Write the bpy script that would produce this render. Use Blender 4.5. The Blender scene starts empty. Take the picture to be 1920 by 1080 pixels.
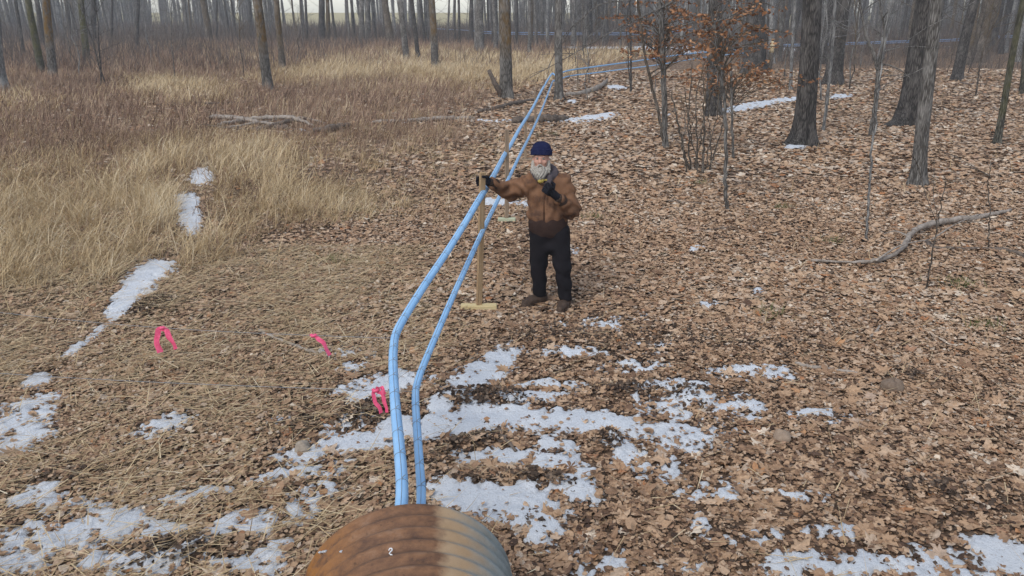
import bpy, math, random
import numpy as np
from mathutils import Vector, Matrix

R = math.radians
rng = np.random.default_rng(7)
random.seed(7)
sc = bpy.context.scene
COL = sc.collection

# ------------------------------------------------------------------ camera
FPX, CXP, CYP = 1423.0, 960.0, 540.0
PITCH, CAMH = R(20.0), 2.92
cam_d = bpy.data.cameras.new("camera")
cam = bpy.data.objects.new("camera", cam_d)
COL.objects.link(cam)
cam.location = (0, 0, CAMH)
cam.rotation_euler = (R(90) - PITCH, 0, 0)
cam_d.sensor_width = 36.0
cam_d.lens = 36.0 * FPX / 1920.0
cam_d.clip_start = 0.05
cam_d.clip_end = 6000
sc.camera = cam

# ------------------------------------------------------------------ world, sun, exposure
SUN_EL, SUN_AZ = R(48), R(215)
w = bpy.data.worlds.new("World")
sc.world = w
w.use_nodes = True
wn, wl = w.node_tree.nodes, w.node_tree.links
bg = wn["Background"]
sky = wn.new("ShaderNodeTexSky")
sky.sky_type = 'NISHITA'
sky.sun_disc = False
sky.sun_elevation = SUN_EL
sky.sun_rotation = SUN_AZ
sky.air_density = 1.0
sky.dust_density = 0.8
sky.ozone_density = 1.0
hs = wn.new("ShaderNodeHueSaturation")
hs.inputs["Saturation"].default_value = 0.58
wl.new(sky.outputs[0], hs.inputs["Color"])
veil = wn.new("ShaderNodeMix"); veil.data_type = 'RGBA'      # thin even cloud over the blue
veil.inputs[0].default_value = 0.45
wl.new(hs.outputs[0], veil.inputs[6])
veil.inputs[7].default_value = (.65, .70, .78, 1)
wl.new(veil.outputs[2], bg.inputs["Color"])
bg.inputs["Strength"].default_value = 0.15
sun_d = bpy.data.lights.new("sun", 'SUN')
sun_d.energy = 0.8
sun_d.angle = R(25)
sun_d.color = (1.0, 0.96, 0.9)
sun = bpy.data.objects.new("sun", sun_d)
COL.objects.link(sun)
# sky sun_rotation is measured clockwise from +Y
sdir = Vector((math.sin(SUN_AZ) * math.cos(SUN_EL), math.cos(SUN_AZ) * math.cos(SUN_EL), math.sin(SUN_EL)))
sun.rotation_euler = sdir.to_track_quat('Z', 'Y').to_euler()
sun.location = (0, 0, 30)
sc.view_settings.view_transform = 'Standard'
sc.view_settings.look = 'None'
sc.view_settings.exposure = 1.18
sc.view_settings.gamma = 1.0
sc.view_settings.use_curve_mapping = False

# ------------------------------------------------------------------ picture <-> place
SP, CP = math.sin(PITCH), math.cos(PITCH)


def ray(px, py):
    u, v = (px - CXP) / FPX, (CYP - py) / FPX
    return np.array([u, CP + v * SP, -SP + v * CP])


def G(px, py, z=0.0):
    d = ray(px, py)
    t = (z - CAMH) / d[2]
    return np.array([d[0] * t, d[1] * t, z])


def AtY(px, py, Y):
    d = ray(px, py)
    t = Y / d[1]
    return np.array([d[0] * t, Y, CAMH + d[2] * t])


# ------------------------------------------------------------------ noise
_perm = np.random.default_rng(3).random((256, 256))


def vnoise(x, y):
    x = np.asarray(x, float); y = np.asarray(y, float)
    xi = np.floor(x).astype(int); yi = np.floor(y).astype(int)
    fx = x - xi; fy = y - yi
    fx = fx * fx * (3 - 2 * fx); fy = fy * fy * (3 - 2 * fy)
    a = _perm[xi & 255, yi & 255]; b = _perm[(xi + 1) & 255, yi & 255]
    c = _perm[xi & 255, (yi + 1) & 255]; d = _perm[(xi + 1) & 255, (yi + 1) & 255]
    return (a * (1 - fx) + b * fx) * (1 - fy) + (c * (1 - fx) + d * fx) * fy


def fbm(x, y, octv=4):
    s = 0; a = 0.5; t = 0
    for i in range(octv):
        s = s + a * vnoise(x * 2 ** i + 17.3 * i, y * 2 ** i + 9.1 * i)
        t += a; a *= 0.5
    return s / t


def smooth(a, b, x):
    t = np.clip((np.asarray(x, float) - a) / (b - a), 0, 1)
    return t * t * (3 - 2 * t)


class Ell:
    """soft ellipses laid on the ground; each given by its centre and two half-axes there"""
    def __init__(self, items):
        self.it = []
        for (px, py, rx, ry, rot, s) in items:
            c = G(px, py)[:2]
            ca, sa = math.cos(R(rot)), math.sin(R(rot))
            a = G(px + rx * ca, py + rx * sa)[:2] - G(px - rx * ca, py - rx * sa)[:2]
            b = G(px - ry * sa, py + ry * ca)[:2] - G(px + ry * sa, py - ry * ca)[:2]
            M = np.linalg.inv(np.stack([a / 2, b / 2], axis=1))
            ext = np.linalg.norm(a / 2) + np.linalg.norm(b / 2)
            self.it.append((c, M, s, ext))

    def __call__(self, x, y, mode='max'):
        x = np.asarray(x, float); y = np.asarray(y, float)
        out = np.zeros_like(x)
        for c, M, s, ext in self.it:
            dx, dy = x - c[0], y - c[1]
            u = M[0, 0] * dx + M[0, 1] * dy
            v = M[1, 0] * dx + M[1, 1] * dy
            q = s * np.clip(1.6 - (u * u + v * v) ** 0.5 * 0.9, 0, 1.15)
            out = np.maximum(out, q)
        return out


# dark earthy clods pushed up by frost near the snow
CLODS = Ell([(690, 780, 50, 16, -12, 1), (905, 750, 70, 14, 0, 1), (1140, 836, 22, 14, 10, 1.0), (880, 840, 60, 14, -15, .8),
             (1185, 735, 60, 12, 0, .8), (330, 1040, 90, 25, -10, .8), (1000, 985, 40, 25, 40, .5), (1290, 745, 50, 12, 0, .7),
             (1760, 930, 120, 20, 5, .5), (1130, 640, 200, 30, 0, .45), (560, 800, 60, 14, 0, .6), (870, 905, 60, 14, 0, .5),
             (1010, 905, 70, 12, 8, .7), (130, 900, 90, 20, -10, .5), (290, 575, 40, 14, -20, .8), (1700, 700, 60, 10, 10, .5), (1420, 650, 80, 15, 0, .4)])


def gz(x, y):
    x = np.asarray(x, float); y = np.asarray(y, float)
    z = 0.05 * (fbm(x * .7 + 31, y * .7 + 5, 4) - .5)
    far = smooth(10, 40, y)
    z = z + far * 0.35 * (fbm(x * .06 + 3, y * .06 + 8, 2) - .5)
    z = z + 0.05 * np.clip(CLODS(x, y), 0, 1) * (0.4 + fbm(x * 7, y * 7, 2)) * smooth(16, 12, y)
    z = z + 1.35 * smooth(2.45, 0.7, y)
    return z


def gz1(x, y):
    return float(gz(np.array([x]), np.array([y]))[0])


def Gg(px, py):
    p = G(px, py)
    for _ in range(3):
        p = G(px, py, gz1(p[0], p[1]))
    return p


# ------------------------------------------------------------------ object helpers
def tag(o, label=None, cat=None, group=None, kind=None):
    if label: o['label'] = label
    if cat: o['category'] = cat
    if group: o['group'] = group
    if kind: o['kind'] = kind
    return o


def empty(name, loc, label=None, cat=None, group=None):
    o = bpy.data.objects.new(name, None)
    o.empty_display_size = 0.2
    COL.objects.link(o)
    o.location = Vector([float(v) for v in loc])
    return tag(o, label, cat, group)


def np_mesh(name, V, F, mat=None, smooth_=True, tone=None):
    """V (n,3); F list of arrays (m,k) of vertex indices"""
    me = bpy.data.meshes.new(name)
    V = np.ascontiguousarray(V, dtype=np.float32)
    if not isinstance(F, (list, tuple)):
        F = [F]
    F = [np.asarray(f, dtype=np.int32) for f in F if len(f)]
    nl = sum(f.size for f in F); nf = sum(len(f) for f in F)
    me.vertices.add(len(V)); me.loops.add(nl); me.polygons.add(nf)
    me.vertices.foreach_set("co", V.ravel())
    me.loops.foreach_set("vertex_index", np.concatenate([f.ravel() for f in F]))
    starts = []; o = 0
    for f in F:
        k = f.shape[1]
        starts.append(o + np.arange(len(f), dtype=np.int32) * k)
        o += f.size
    me.polygons.foreach_set("loop_start", np.concatenate(starts).astype(np.int32))
    me.polygons.foreach_set("use_smooth", np.full(nf, bool(smooth_)))
    if tone is not None:
        at = me.attributes.new("tone", 'FLOAT', 'POINT')
        at.data.foreach_set("value", np.ascontiguousarray(tone, dtype=np.float32))
    me.update(calc_edges=True)
    if mat: me.materials.append(mat)
    return me


def link(name, me, parent=None, loc=None):
    o = bpy.data.objects.new(name, me)
    COL.objects.link(o)
    if parent: o.parent = parent
    if loc is not None: o.location = Vector([float(v) for v in loc])
    return o


class MB:
    """collects shapes for one mesh"""
    def __init__(self):
        self.V = []; self.Q = []; self.T = []; self.n = 0; self.tone = []

    def add(self, V, Q=None, T=None, tone=0.5):
        V = np.asarray(V, float)
        self.V.append(V)
        if Q is not None and len(Q): self.Q.append(np.asarray(Q) + self.n)
        if T is not None and len(T): self.T.append(np.asarray(T) + self.n)
        self.n += len(V)
        self.tone.append(np.full(len(V), tone))

    def tube(self, P, rad, sides=8, caps=True, noise=0.0, tone=0.5):
        P = np.asarray(P, float); n = len(P)
        rad = np.full(n, rad) if np.isscalar(rad) else np.asarray(rad, float)
        T = np.gradient(P, axis=0)
        T /= np.linalg.norm(T, axis=1, keepdims=True) + 1e-9
        ref = np.array([0, 0, 1.0]) if abs(T[0][2]) < .9 else np.array([1.0, 0, 0])
        a = np.linspace(0, 2 * np.pi, sides, endpoint=False)
        rings = []
        u = np.cross(ref, T[0]); u /= np.linalg.norm(u)
        for i in range(n):
            u = u - T[i] * np.dot(u, T[i]); u /= np.linalg.norm(u) + 1e-9
            v = np.cross(T[i], u)
            r = rad[i] * (1 + noise * (rng.random(sides) - .5)) if noise else rad[i] * np.ones(sides)
            rings.append(P[i] + (np.cos(a) * r)[:, None] * u + (np.sin(a) * r)[:, None] * v)
        V = np.concatenate(rings)
        i, j = np.meshgrid(np.arange(n - 1), np.arange(sides), indexing='ij')
        j2 = (j + 1) % sides
        Q = np.stack([i * sides + j, i * sides + j2, (i + 1) * sides + j2, (i + 1) * sides + j], -1).reshape(-1, 4)
        Tt = []
        if caps:
            V = np.concatenate([V, P[:1], P[-1:]])
            c0, c1 = n * sides, n * sides + 1
            jj = np.arange(sides)
            Tt = np.concatenate([np.stack([np.full(sides, c0), (jj + 1) % sides, jj], -1),
                                 np.stack([np.full(sides, c1), (n - 1) * sides + jj, (n - 1) * sides + (jj + 1) % sides], -1)])
        self.add(V, Q, Tt, tone)

    def box(self, c, s, M=None, bev=0.004, tone=0.5):
        hx, hy, hz = np.array(s) / 2
        b = min(bev, hx * .45, hy * .45, hz * .45)
        V = []
        for zz, ins in ((-hz, b), (-hz + b, 0), (hz - b, 0), (hz, b)):
            x, y = hx - ins, hy - ins
            for (sx, sy, k) in ((-1, -1, 0), (1, -1, 0), (1, 1, 0), (-1, 1, 0)):
                V += [(sx * x, sy * (y - b), zz), (sx * (x - b), sy * y, zz)] if (sx * sy > 0) else [(sx * (x - b), sy * y, zz), (sx * x, sy * (y - b), zz)]
        V = np.array(V, float)
        # order 8 verts round by angle
        for k in range(4):
            ring = V[k * 8:(k + 1) * 8]
            o = np.argsort(np.arctan2(ring[:, 1] / hy, ring[:, 0] / hx))
            V[k * 8:(k + 1) * 8] = ring[o]
        Q = []
        for k in range(3):
            for j in range(8):
                Q.append((k * 8 + j, k * 8 + (j + 1) % 8, (k + 1) * 8 + (j + 1) % 8, (k + 1) * 8 + j))
        n0 = len(V)
        V = np.concatenate([V, [[0, 0, -hz], [0, 0, hz]]])
        T = [(n0, (j + 1) % 8, j) for j in range(8)] + [(n0 + 1, 24 + j, 24 + (j + 1) % 8) for j in range(8)]
        if M is not None: V = V @ np.asarray(M).T
        self.add(V + np.asarray(c), Q, T, tone)

    def build(self, name, mat, parent=None, loc=None, smooth_=True, tone=False):
        me = self.mesh(name, mat, smooth_, tone)
        return link(name, me, parent, loc)

    def mesh(self, name, mat, smooth_=True, tone=False):
        F = []
        if self.Q: F.append(np.concatenate(self.Q))
        if self.T: F.append(np.concatenate(self.T))
        return np_mesh(name, np.concatenate(self.V), F, mat, smooth_, np.concatenate(self.tone) if tone else None)


def spline(P, n=8):
    P = np.asarray(P, float)
    if len(P) < 3:
        return np.array([P[0] + (P[-1] - P[0]) * t for t in np.linspace(0, 1, n + 1)])
    Q = np.concatenate([[2 * P[0] - P[1]], P, [2 * P[-1] - P[-2]]])
    out = []
    for i in range(1, len(Q) - 2):
        p0, p1, p2, p3 = Q[i - 1], Q[i], Q[i + 1], Q[i + 2]
        for t in np.linspace(0, 1, n, endpoint=False):
            out.append(.5 * (2 * p1 + (p2 - p0) * t + (2 * p0 - 5 * p1 + 4 * p2 - p3) * t * t + (3 * p1 - p0 - 3 * p2 + p3) * t ** 3))
    out.append(P[-1])
    return np.array(out)


def resample(a, n):
    a = np.asarray(a, float)
    return np.interp(np.linspace(0, 1, n), np.linspace(0, 1, len(a)), a)


# ------------------------------------------------------------------ materials
class NT:
    def __init__(self, name, rough=.8, spec=.25):
        self.m = bpy.data.materials.new(name); self.m.use_nodes = True
        self.n, self.l = self.m.node_tree.nodes, self.m.node_tree.links
        self.b = self.n["Principled BSDF"]
        self.b.inputs["Roughness"].default_value = rough
        self.b.inputs["Specular IOR Level"].default_value = spec

    def new(self, t, **kw):
        x = self.n.new(t)
        for k, v in kw.items(): setattr(x, k, v)
        return x

    def coord(self, scale=(1, 1, 1), out="Object"):
        tc = self.new("ShaderNodeTexCoord"); mp = self.new("ShaderNodeMapping")
        mp.inputs["Scale"].default_value = scale
        self.l.new(tc.outputs[out], mp.inputs[0])
        return mp.outputs[0]

    def noise(self, co, scale, detail=4, rough=.55, dist=0):
        x = self.new("ShaderNodeTexNoise")
        x.inputs["Scale"].default_value = scale; x.inputs["Detail"].default_value = detail
        x.inputs["Roughness"].default_value = rough; x.inputs["Distortion"].default_value = dist
        self.l.new(co, x.inputs["Vector"])
        return x.outputs["Fac"]

    def ramp(self, fac, stops, interp='LINEAR'):
        x = self.new("ShaderNodeValToRGB"); x.color_ramp.interpolation = interp
        e = x.color_ramp.elements
        while len(e) > 1: e.remove(e[-1])
        e[0].position = stops[0][0]; c = stops[0][1]; e[0].color = (*c, 1)
        for p, c in stops[1:]:
            k = e.new(p); k.color = (*c, 1)
        self.l.new(fac, x.inputs[0])
        return x.outputs[0]

    def mix(self, fac, a, b, mode='MIX'):
        x = self.new("ShaderNodeMix", data_type='RGBA', blend_type=mode)
        for inp, v in ((x.inputs[0], fac), (x.inputs[6], a), (x.inputs[7], b)):
            if hasattr(v, 'is_linked'): self.l.new(v, inp)
            elif isinstance(v, (int, float)): inp.default_value = v
            else: inp.default_value = (*v, 1)
        return x.outputs[2]

    def math(self, op, a, b=None, c=None):
        x = self.new("ShaderNodeMath", operation=op)
        for i, v in enumerate((a, b, c)):
            if v is None: continue
            if hasattr(v, 'is_linked'): self.l.new(v, x.inputs[i])
            else: x.inputs[i].default_value = v
        return x.outputs[0]

    def mapr(self, v, a, b, c=0, d=1):
        x = self.new("ShaderNodeMapRange")
        self.l.new(v, x.inputs[0])
        for i, q in enumerate((a, b, c, d)): x.inputs[i + 1].default_value = q
        return x.outputs[0]

    def attr(self, name="tone"):
        x = self.new("ShaderNodeAttribute"); x.attribute_name = name
        return x.outputs["Fac"]

    def color(self, c):
        if hasattr(c, 'is_linked'): self.l.new(c, self.b.inputs["Base Color"])
        else: self.b.inputs["Base Color"].default_value = (*c, 1)

    def bump(self, h, strength=.5, dist=.01):
        x = self.new("ShaderNodeBump"); x.inputs["Strength"].default_value = strength; x.inputs["Distance"].default_value = dist
        self.l.new(h, x.inputs["Height"]); self.l.new(x.outputs[0], self.b.inputs["Normal"])


def mat_bark(name, dark, light, moss=None, mz=(0.6, 2.6), lichen=.55):
    k = NT(name, .9, .15)
    co = k.coord((1, 1, .16))
    n1 = k.noise(co, 26, 6, .65, .4)
    vor = k.new("ShaderNodeTexVoronoi", feature='DISTANCE_TO_EDGE'); vor.inputs["Scale"].default_value = 30
    k.l.new(co, vor.inputs["Vector"])
    n2 = k.noise(k.coord((1, 1, .07)), 48, 5, .7, .8)
    h = k.math('ADD', k.math('ADD', k.math('MULTIPLY', k.mapr(vor.outputs["Distance"], 0, .3), .35), k.math('MULTIPLY', n2, .9)), k.math('MULTIPLY', n1, .7))
    col = k.ramp(k.math('MULTIPLY', h, .6), [(.36, tuple(c * .38 for c in dark)), (.54, dark), (.68, light), (.85, tuple(min(1, c * 1.25) for c in light))])
    co2 = k.coord((1, 1, .5))
    li = k.noise(co2, 3.1, 5, .6)
    col = k.mix(k.mapr(li, .50, .66, 0, lichen), col, tuple(min(1, c * 1.5 + .03) for c in light))
    if moss:
        tc = k.new("ShaderNodeTexCoord"); sp = k.new("ShaderNodeSeparateXYZ"); k.l.new(tc.outputs["Object"], sp.inputs[0])
        zz = k.mapr(sp.outputs["Z"], mz[0], mz[0] + .6)
        mm = k.math('MULTIPLY', zz, k.mapr(k.noise(co2, 5, 5, .65), .38, .6))
        side = k.mapr(sp.outputs["X"], -.25, .2, .25, 1)
        col = k.mix(k.math('MULTIPLY', mm, side), col, moss)
    k.color(col)
    k.bump(h, 1.0, .035)
    return k.m


BARK = {
    'grey': mat_bark("bark_grey", (.10, .09, .08), (.24, .225, .205)),
    'pale': mat_bark("bark_pale", (.16, .155, .15), (.34, .33, .31)),
    'dark': mat_bark("bark_dark", (.045, .04, .037), (.135, .122, .11), lichen=.45),
    'olive': mat_bark("bark_olive", (.055, .052, .042), (.15, .14, .11), moss=(.10, .095, .03), mz=(.2, 2)),
    'orange': mat_bark("bark_orange", (.09, .08, .07), (.21, .195, .175), moss=(.19, .105, .022), mz=(1.3, 2)),
    'brown': mat_bark("bark_brown", (.085, .068, .053), (.21, .18, .15), moss=(.13, .085, .035), mz=(1.0, 2)),
}
LEAFRAMP = [(0, (.065, .04, .028)), (.12, (.15, .09, .058)), (.28, (.25, .155, .096)), (.44, (.35, .225, .139)), (.6, (.445, .30, .188)),
            (.74, (.52, .375, .255)), (.86, (.46, .38, .30)), (.93, (.36, .165, .075)), (.97, (.44, .25, .13)), (1.0, (.66, .56, .44))]


def mat_leaf(name, ramp, rough=.75, transl=0.0):
    k = NT(name, rough, .2)
    col = k.ramp(k.attr(), ramp)
    v = k.noise(k.coord(), 45, 3, .6)
    col = k.mix(.55, col, k.ramp(v, [(.3, (.55, .52, .5)), (.7, (1.25, 1.22, 1.2))]), 'MULTIPLY')
    k.color(col)
    return k.m


M_LEAF = mat_leaf("dead_leaf", LEAFRAMP)
M_GRASS = mat_leaf("straw", [(0, (.16, .10, .055)), (.3, (.36, .255, .135)), (.6, (.58, .44, .255)), (.85, (.68, .555, .35)), (1, (.74, .64, .46))], .7)
M_WEED = mat_leaf("weed_stem", [(0, (.10, .062, .045)), (.3, (.24, .15, .105)), (.58, (.35, .24, .17)), (.85, (.50, .38, .26)), (1, (.60, .48, .33))], .85)
M_BRUSH = mat_leaf("brush_twig", [(0, (.06, .05, .046)), (.5, (.13, .105, .09)), (1, (.22, .17, .13))], .85)
M_BEECH = mat_leaf("beech_leaf", [(0, (.15, .068, .032)), (.5, (.30, .14, .065)), (1, (.46, .26, .135))], .7)
M_GREEN = mat_leaf("green_grass", [(0, (.05, .075, .018)), (.5, (.10, .13, .035)), (1, (.22, .21, .08))], .7)
M_CRUMB = mat_leaf("peat_crumb", [(0, (.035, .025, .02)), (.5, (.10, .072, .053)), (1, (.22, .165, .12))], .9)


def mat_ground():
    k = NT("forest_floor", .95, .1)
    co = k.coord()
    vor = k.new("ShaderNodeTexVoronoi"); vor.inputs["Scale"].default_value = 13
    k.l.new(co, vor.inputs["Vector"])
    sp = k.new("ShaderNodeSeparateColor"); k.l.new(vor.outputs["Color"], sp.inputs[0])
    leaf = k.ramp(sp.outputs[0], [(p, tuple(v * .9 for v in c)) for p, c in LEAFRAMP])
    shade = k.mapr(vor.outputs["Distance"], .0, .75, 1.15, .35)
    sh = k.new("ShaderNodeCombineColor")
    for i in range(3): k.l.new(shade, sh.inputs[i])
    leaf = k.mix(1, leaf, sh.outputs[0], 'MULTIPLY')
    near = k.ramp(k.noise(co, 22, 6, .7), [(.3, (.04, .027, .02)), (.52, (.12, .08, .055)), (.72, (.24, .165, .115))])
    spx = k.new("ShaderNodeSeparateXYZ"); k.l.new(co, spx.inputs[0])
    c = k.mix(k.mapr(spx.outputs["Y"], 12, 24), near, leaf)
    # straw coloured field to the left and the open field beyond the woods
    bx = k.math('ADD', k.math('MULTIPLY', spx.outputs["Y"], .30), -9.0)
    fieldm = k.mapr(k.math('ADD', k.math('SUBTRACT', bx, spx.outputs["X"]), k.mapr(k.noise(co, .35, 3), .2, .8, -3, 3)), -1, 1.5)
    fieldm = k.math('MULTIPLY', fieldm, k.mapr(spx.outputs["Y"], 6, 14))
    straw = k.ramp(k.noise(k.coord((3, 1, 1)), 4, 6, .7), [(.3, (.14, .09, .058)), (.55, (.28, .19, .12)), (.75, (.42, .31, .19))])
    c = k.mix(fieldm, c, straw)
    c = k.mix(k.mapr(spx.outputs["Y"], 130, 170), c, (.42, .36, .2))
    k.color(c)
    k.bump(k.noise(co, 30, 5, .7), .8, .02)
    return k.m


def mat_snow():
    k = NT("snow", .6, .3)
    co = k.coord()
    c = k.ramp(k.noise(co, 5, 5, .6), [(.3, (.60, .635, .68)), (.7, (.74, .765, .79))])
    dirt = k.mapr(k.noise(co, 46, 5, .75), .57, .68)
    c = k.mix(k.math('MULTIPLY', dirt, .55), c, (.30, .22, .16))
    k.color(c)
    k.b.inputs["Subsurface Weight"].default_value = 0.0
    k.bump(k.noise(co, 55, 6, .75), .9, .02)
    return k.m


def mat_simple(name, c1, c2, scale=20, rough=.8, spec=.25, bump=0.0, bdist=.005, stretch=(1, 1, 1), detail=5):
    k = NT(name, rough, spec)
    n = k.noise(k.coord(stretch), scale, detail, .6)
    k.color(k.ramp(n, [(.3, c1), (.7, c2)]))
    if bump: k.bump(n, bump, bdist)
    return k.m


M_GROUND, M_SNOW = mat_ground(), mat_snow()
M_BLUE = mat_simple("blue_plastic", (.20, .43, .72), (.27, .50, .79), 9, .5, .35)
M_BLUEF = mat_simple("hazed_blue_plastic", (.19, .28, .44), (.26, .34, .50), 6, .6, .3)  # far lines: distance haze put into a greyer blue
def mat_pipe():
    k = NT("blue_pipe_plastic", .5, .35)
    co = k.coord()
    c = k.ramp(k.noise(co, 7, 4, .6), [(.3, (.24, .46, .73)), (.7, (.31, .54, .80))])
    c = k.mix(k.mapr(k.noise(k.coord((1, .35, 1)), 55, 5, .75), .62, .76, 0, .4), c, (.16, .25, .36))
    c = k.mix(k.mapr(k.noise(co, 16, 5, .7), .58, .75, 0, .35), c, (.42, .50, .56))
    k.color(c)
    return k.m


M_BLUE = mat_pipe()
M_WIRE = mat_simple("galvanised_wire", (.16, .165, .17), (.30, .30, .30), 60, .5, .5)
M_WOOD = mat_simple("raw_lumber", (.24, .155, .085), (.47, .33, .19), 34, .8, .15, .5, .003, (1, 1, .05))
M_WOODP = mat_simple("pale_lumber", (.50, .40, .20), (.66, .54, .31), 14, .75, .2, .3, .003, (.07, 1, 1))
M_WOODG = mat_simple("weathered_lumber", (.22, .16, .11), (.36, .27, .19), 14, .85, .2, .3, .003, (1, 1, .07))
M_PINK = mat_simple("pink_tape", (.72, .07, .17), (.86, .14, .27), 50, .45, .35)
M_STONE = mat_simple("stone", (.22, .18, .14), (.42, .36, .29), 18, .85, .2, .5, .006)
M_LOG = mat_simple("log_bark", (.07, .055, .045), (.20, .16, .13), 16, .9, .15, .8, .015, (1, 1, 1))
M_LOGP = mat_simple("weathered_log", (.17, .14, .115), (.42, .37, .32), 14, .9, .15, .7, .012)
M_FRESH = mat_simple("fresh_split_wood", (.55, .42, .24), (.75, .62, .42), 20, .8, .2)

# ------------------------------------------------------------------ ground
gxs = np.concatenate([np.linspace(-1500, -60, 14)[:-1], np.linspace(-60, -9, 40)[:-1], np.linspace(-9, 9, 250)[:-1], np.linspace(9, 60, 40)[:-1], np.linspace(60, 1500, 14)])
gys = np.concatenate([np.linspace(-300, -4, 8)[:-1], np.linspace(-4, 2.5, 40)[:-1], np.linspace(2.5, 13, 200)[:-1], np.linspace(13, 90, 90)[:-1], np.linspace(90, 2500, 25)])
X, Y = np.meshgrid(gxs, gys, indexing='ij')
Z = gz(X, Y)
nx, ny = X.shape
i, j = np.meshgrid(np.arange(nx - 1), np.arange(ny - 1), indexing='ij')
Q = np.stack([i * ny + j, (i + 1) * ny + j, (i + 1) * ny + j + 1, i * ny + j + 1], -1).reshape(-1, 4)
ground = link("ground", np_mesh("ground", np.stack([X, Y, Z], -1).reshape(-1, 3), Q, M_GROUND))
tag(ground, "leaf covered forest floor rising to the bank by the culvert", "ground", kind='structure')

# ------------------------------------------------------------------ snow
SN_NEAR = Ell([
    # wedge in the left grass and its tail
    (292, 505, 34, 15, -8, 1.15), (262, 530, 36, 22, -38, 1.15), (235, 560, 40, 17, -50, 1.12), (212, 590, 22, 8, -60, 1.05), (178, 625, 32, 7, -42, .95), (140, 655, 26, 7, -35, 1.0),
    (72, 712, 26, 12, -20, 1.0), (60, 755, 50, 13, -15, .95), (30, 790, 60, 18, -20, .98), (70, 812, 45, 16, -12, .92), (10, 845, 50, 16, 0, .9), (85, 775, 24, 12, -5, .95),
    # central band
    (575, 850, 60, 16, -5, .88), (660, 828, 80, 18, -8, 1.12), (745, 808, 70, 20, -8, 1.15), (850, 795, 90, 22, -4, 1.15), (960, 785, 110, 20, 0, 1.15), (1070, 790, 110, 20, 3, 1.15),
    (1180, 805, 110, 20, 8, 1.0), (1290, 815, 90, 18, 0, .75), (1175, 850, 40, 28, 35, .95), (835, 752, 40, 18, -30, 1.1),
    (720, 722, 75, 20, -12, 1.12), (690, 742, 40, 12, -10, 1.1), (900, 705, 60, 30, -28, 1.1), (935, 672, 40, 18, -25, 1.05), (1000, 745, 60, 12, -5, 1.0), (1060, 725, 40, 8, 0, .8), (990, 720, 40, 8, -10, .8),
    (520, 890, 50, 10, -15, .8), (545, 790, 40, 10, -10, .62), (640, 800, 40, 12, -20, .75), (320, 795, 50, 18, -10, .7),
    # lower middle
    (890, 862, 45, 8, 0, .9), (965, 857, 40, 14, 5, .98), (1040, 870, 70, 16, 10, .95), (1045, 840, 40, 15, 10, .9), (870, 930, 70, 28, 15, .98), (960, 940, 90, 26, 8, 1.0), (1080, 925, 45, 16, 20, .95),
    (1000, 980, 60, 28, 20, 1.0), (1010, 1015, 24, 18, 30, .95), (925, 975, 60, 10, 15, .85), (1090, 900, 30, 20, -30, .85),
    # lower left
    (90, 1010, 110, 30, -8, .88), (215, 985, 60, 26, -15, .95), (300, 1000, 40, 16, -10, .92), (395, 1010, 70, 9, -35, .95), (430, 975, 60, 8, -30, .7), (285, 1060, 60, 18, 0, .82), (60, 940, 60, 14, -10, .72), (85, 920, 30, 8, -10, .8),
    (500, 1050, 50, 28, -40, .75), (490, 975, 60, 26, -20, .66), (210, 1060, 60, 18, 0, .8), (150, 955, 60, 16, -10, .66), (370, 930, 60, 14, -10, .72), (395, 918, 30, 6, -10, .88), (30, 1060, 60, 20, 0, .8), (580, 940, 70, 30, -20, .68),
    (440, 1060, 60, 18, 0, .72), (280, 820, 60, 12, -10, .55), (620, 880, 60, 14, -10, .66),
    # lower right
    (1480, 1060, 55, 22, -5, 1.02), (1620, 1062, 90, 22, 0, .92), (1750, 1050, 90, 24, 0, .9), (1860, 1025, 60, 18, 8, 1.08), (1900, 1050, 60, 30, 0, 1.1), (1800, 1075, 160, 16, 0, .95), (1310, 985, 20, 22, 10, .82), (1270, 1065, 60, 14, 0, .62),
    (1580, 1000, 70, 16, 0, .62), (1400, 1010, 70, 20, 0, .58), (1120, 1060, 80, 30, 0, .58), (1340, 920, 90, 24, 0, .6), (1230, 880, 60, 24, 0, .64), (1500, 930, 60, 14, 0, .6),
    # sparse dusting to the right of the band
    (1290, 765, 110, 30, 0, .66), (1390, 765, 60, 26, 0, .66), (1260, 730, 70, 16, 0, .7), (1180, 690, 70, 14, 0, .62), (1240, 655, 70, 12, 0, .6), (1560, 780, 80, 20, 0, .52), (1420, 700, 90, 18, 0, .55), (1280, 830, 80, 20, 0, .7),
    (1080, 665, 90, 10, 0, .6), (640, 660, 60, 12, 0, .6), (660, 690, 40, 10, -10, .66), (1075, 470, 18, 8, 0, .8), (930, 380, 34, 6, 0, 1.0), (1000, 383, 24, 5, 0, .85), (1110, 610, 120, 18, 0, .52), (1330, 570, 30, 8, 0, .5),
    (378, 330, 17, 14, -20, 1.12), (350, 378, 20, 18, 10, 1.1), (357, 408, 17, 22, 10, 1.08), (360, 428, 12, 8, 10, 1.0), (1305, 465, 14, 6, 0, .7), (1210, 590, 14, 5, 0, .6), (1420, 545, 10, 4, 0, .8)])
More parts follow.
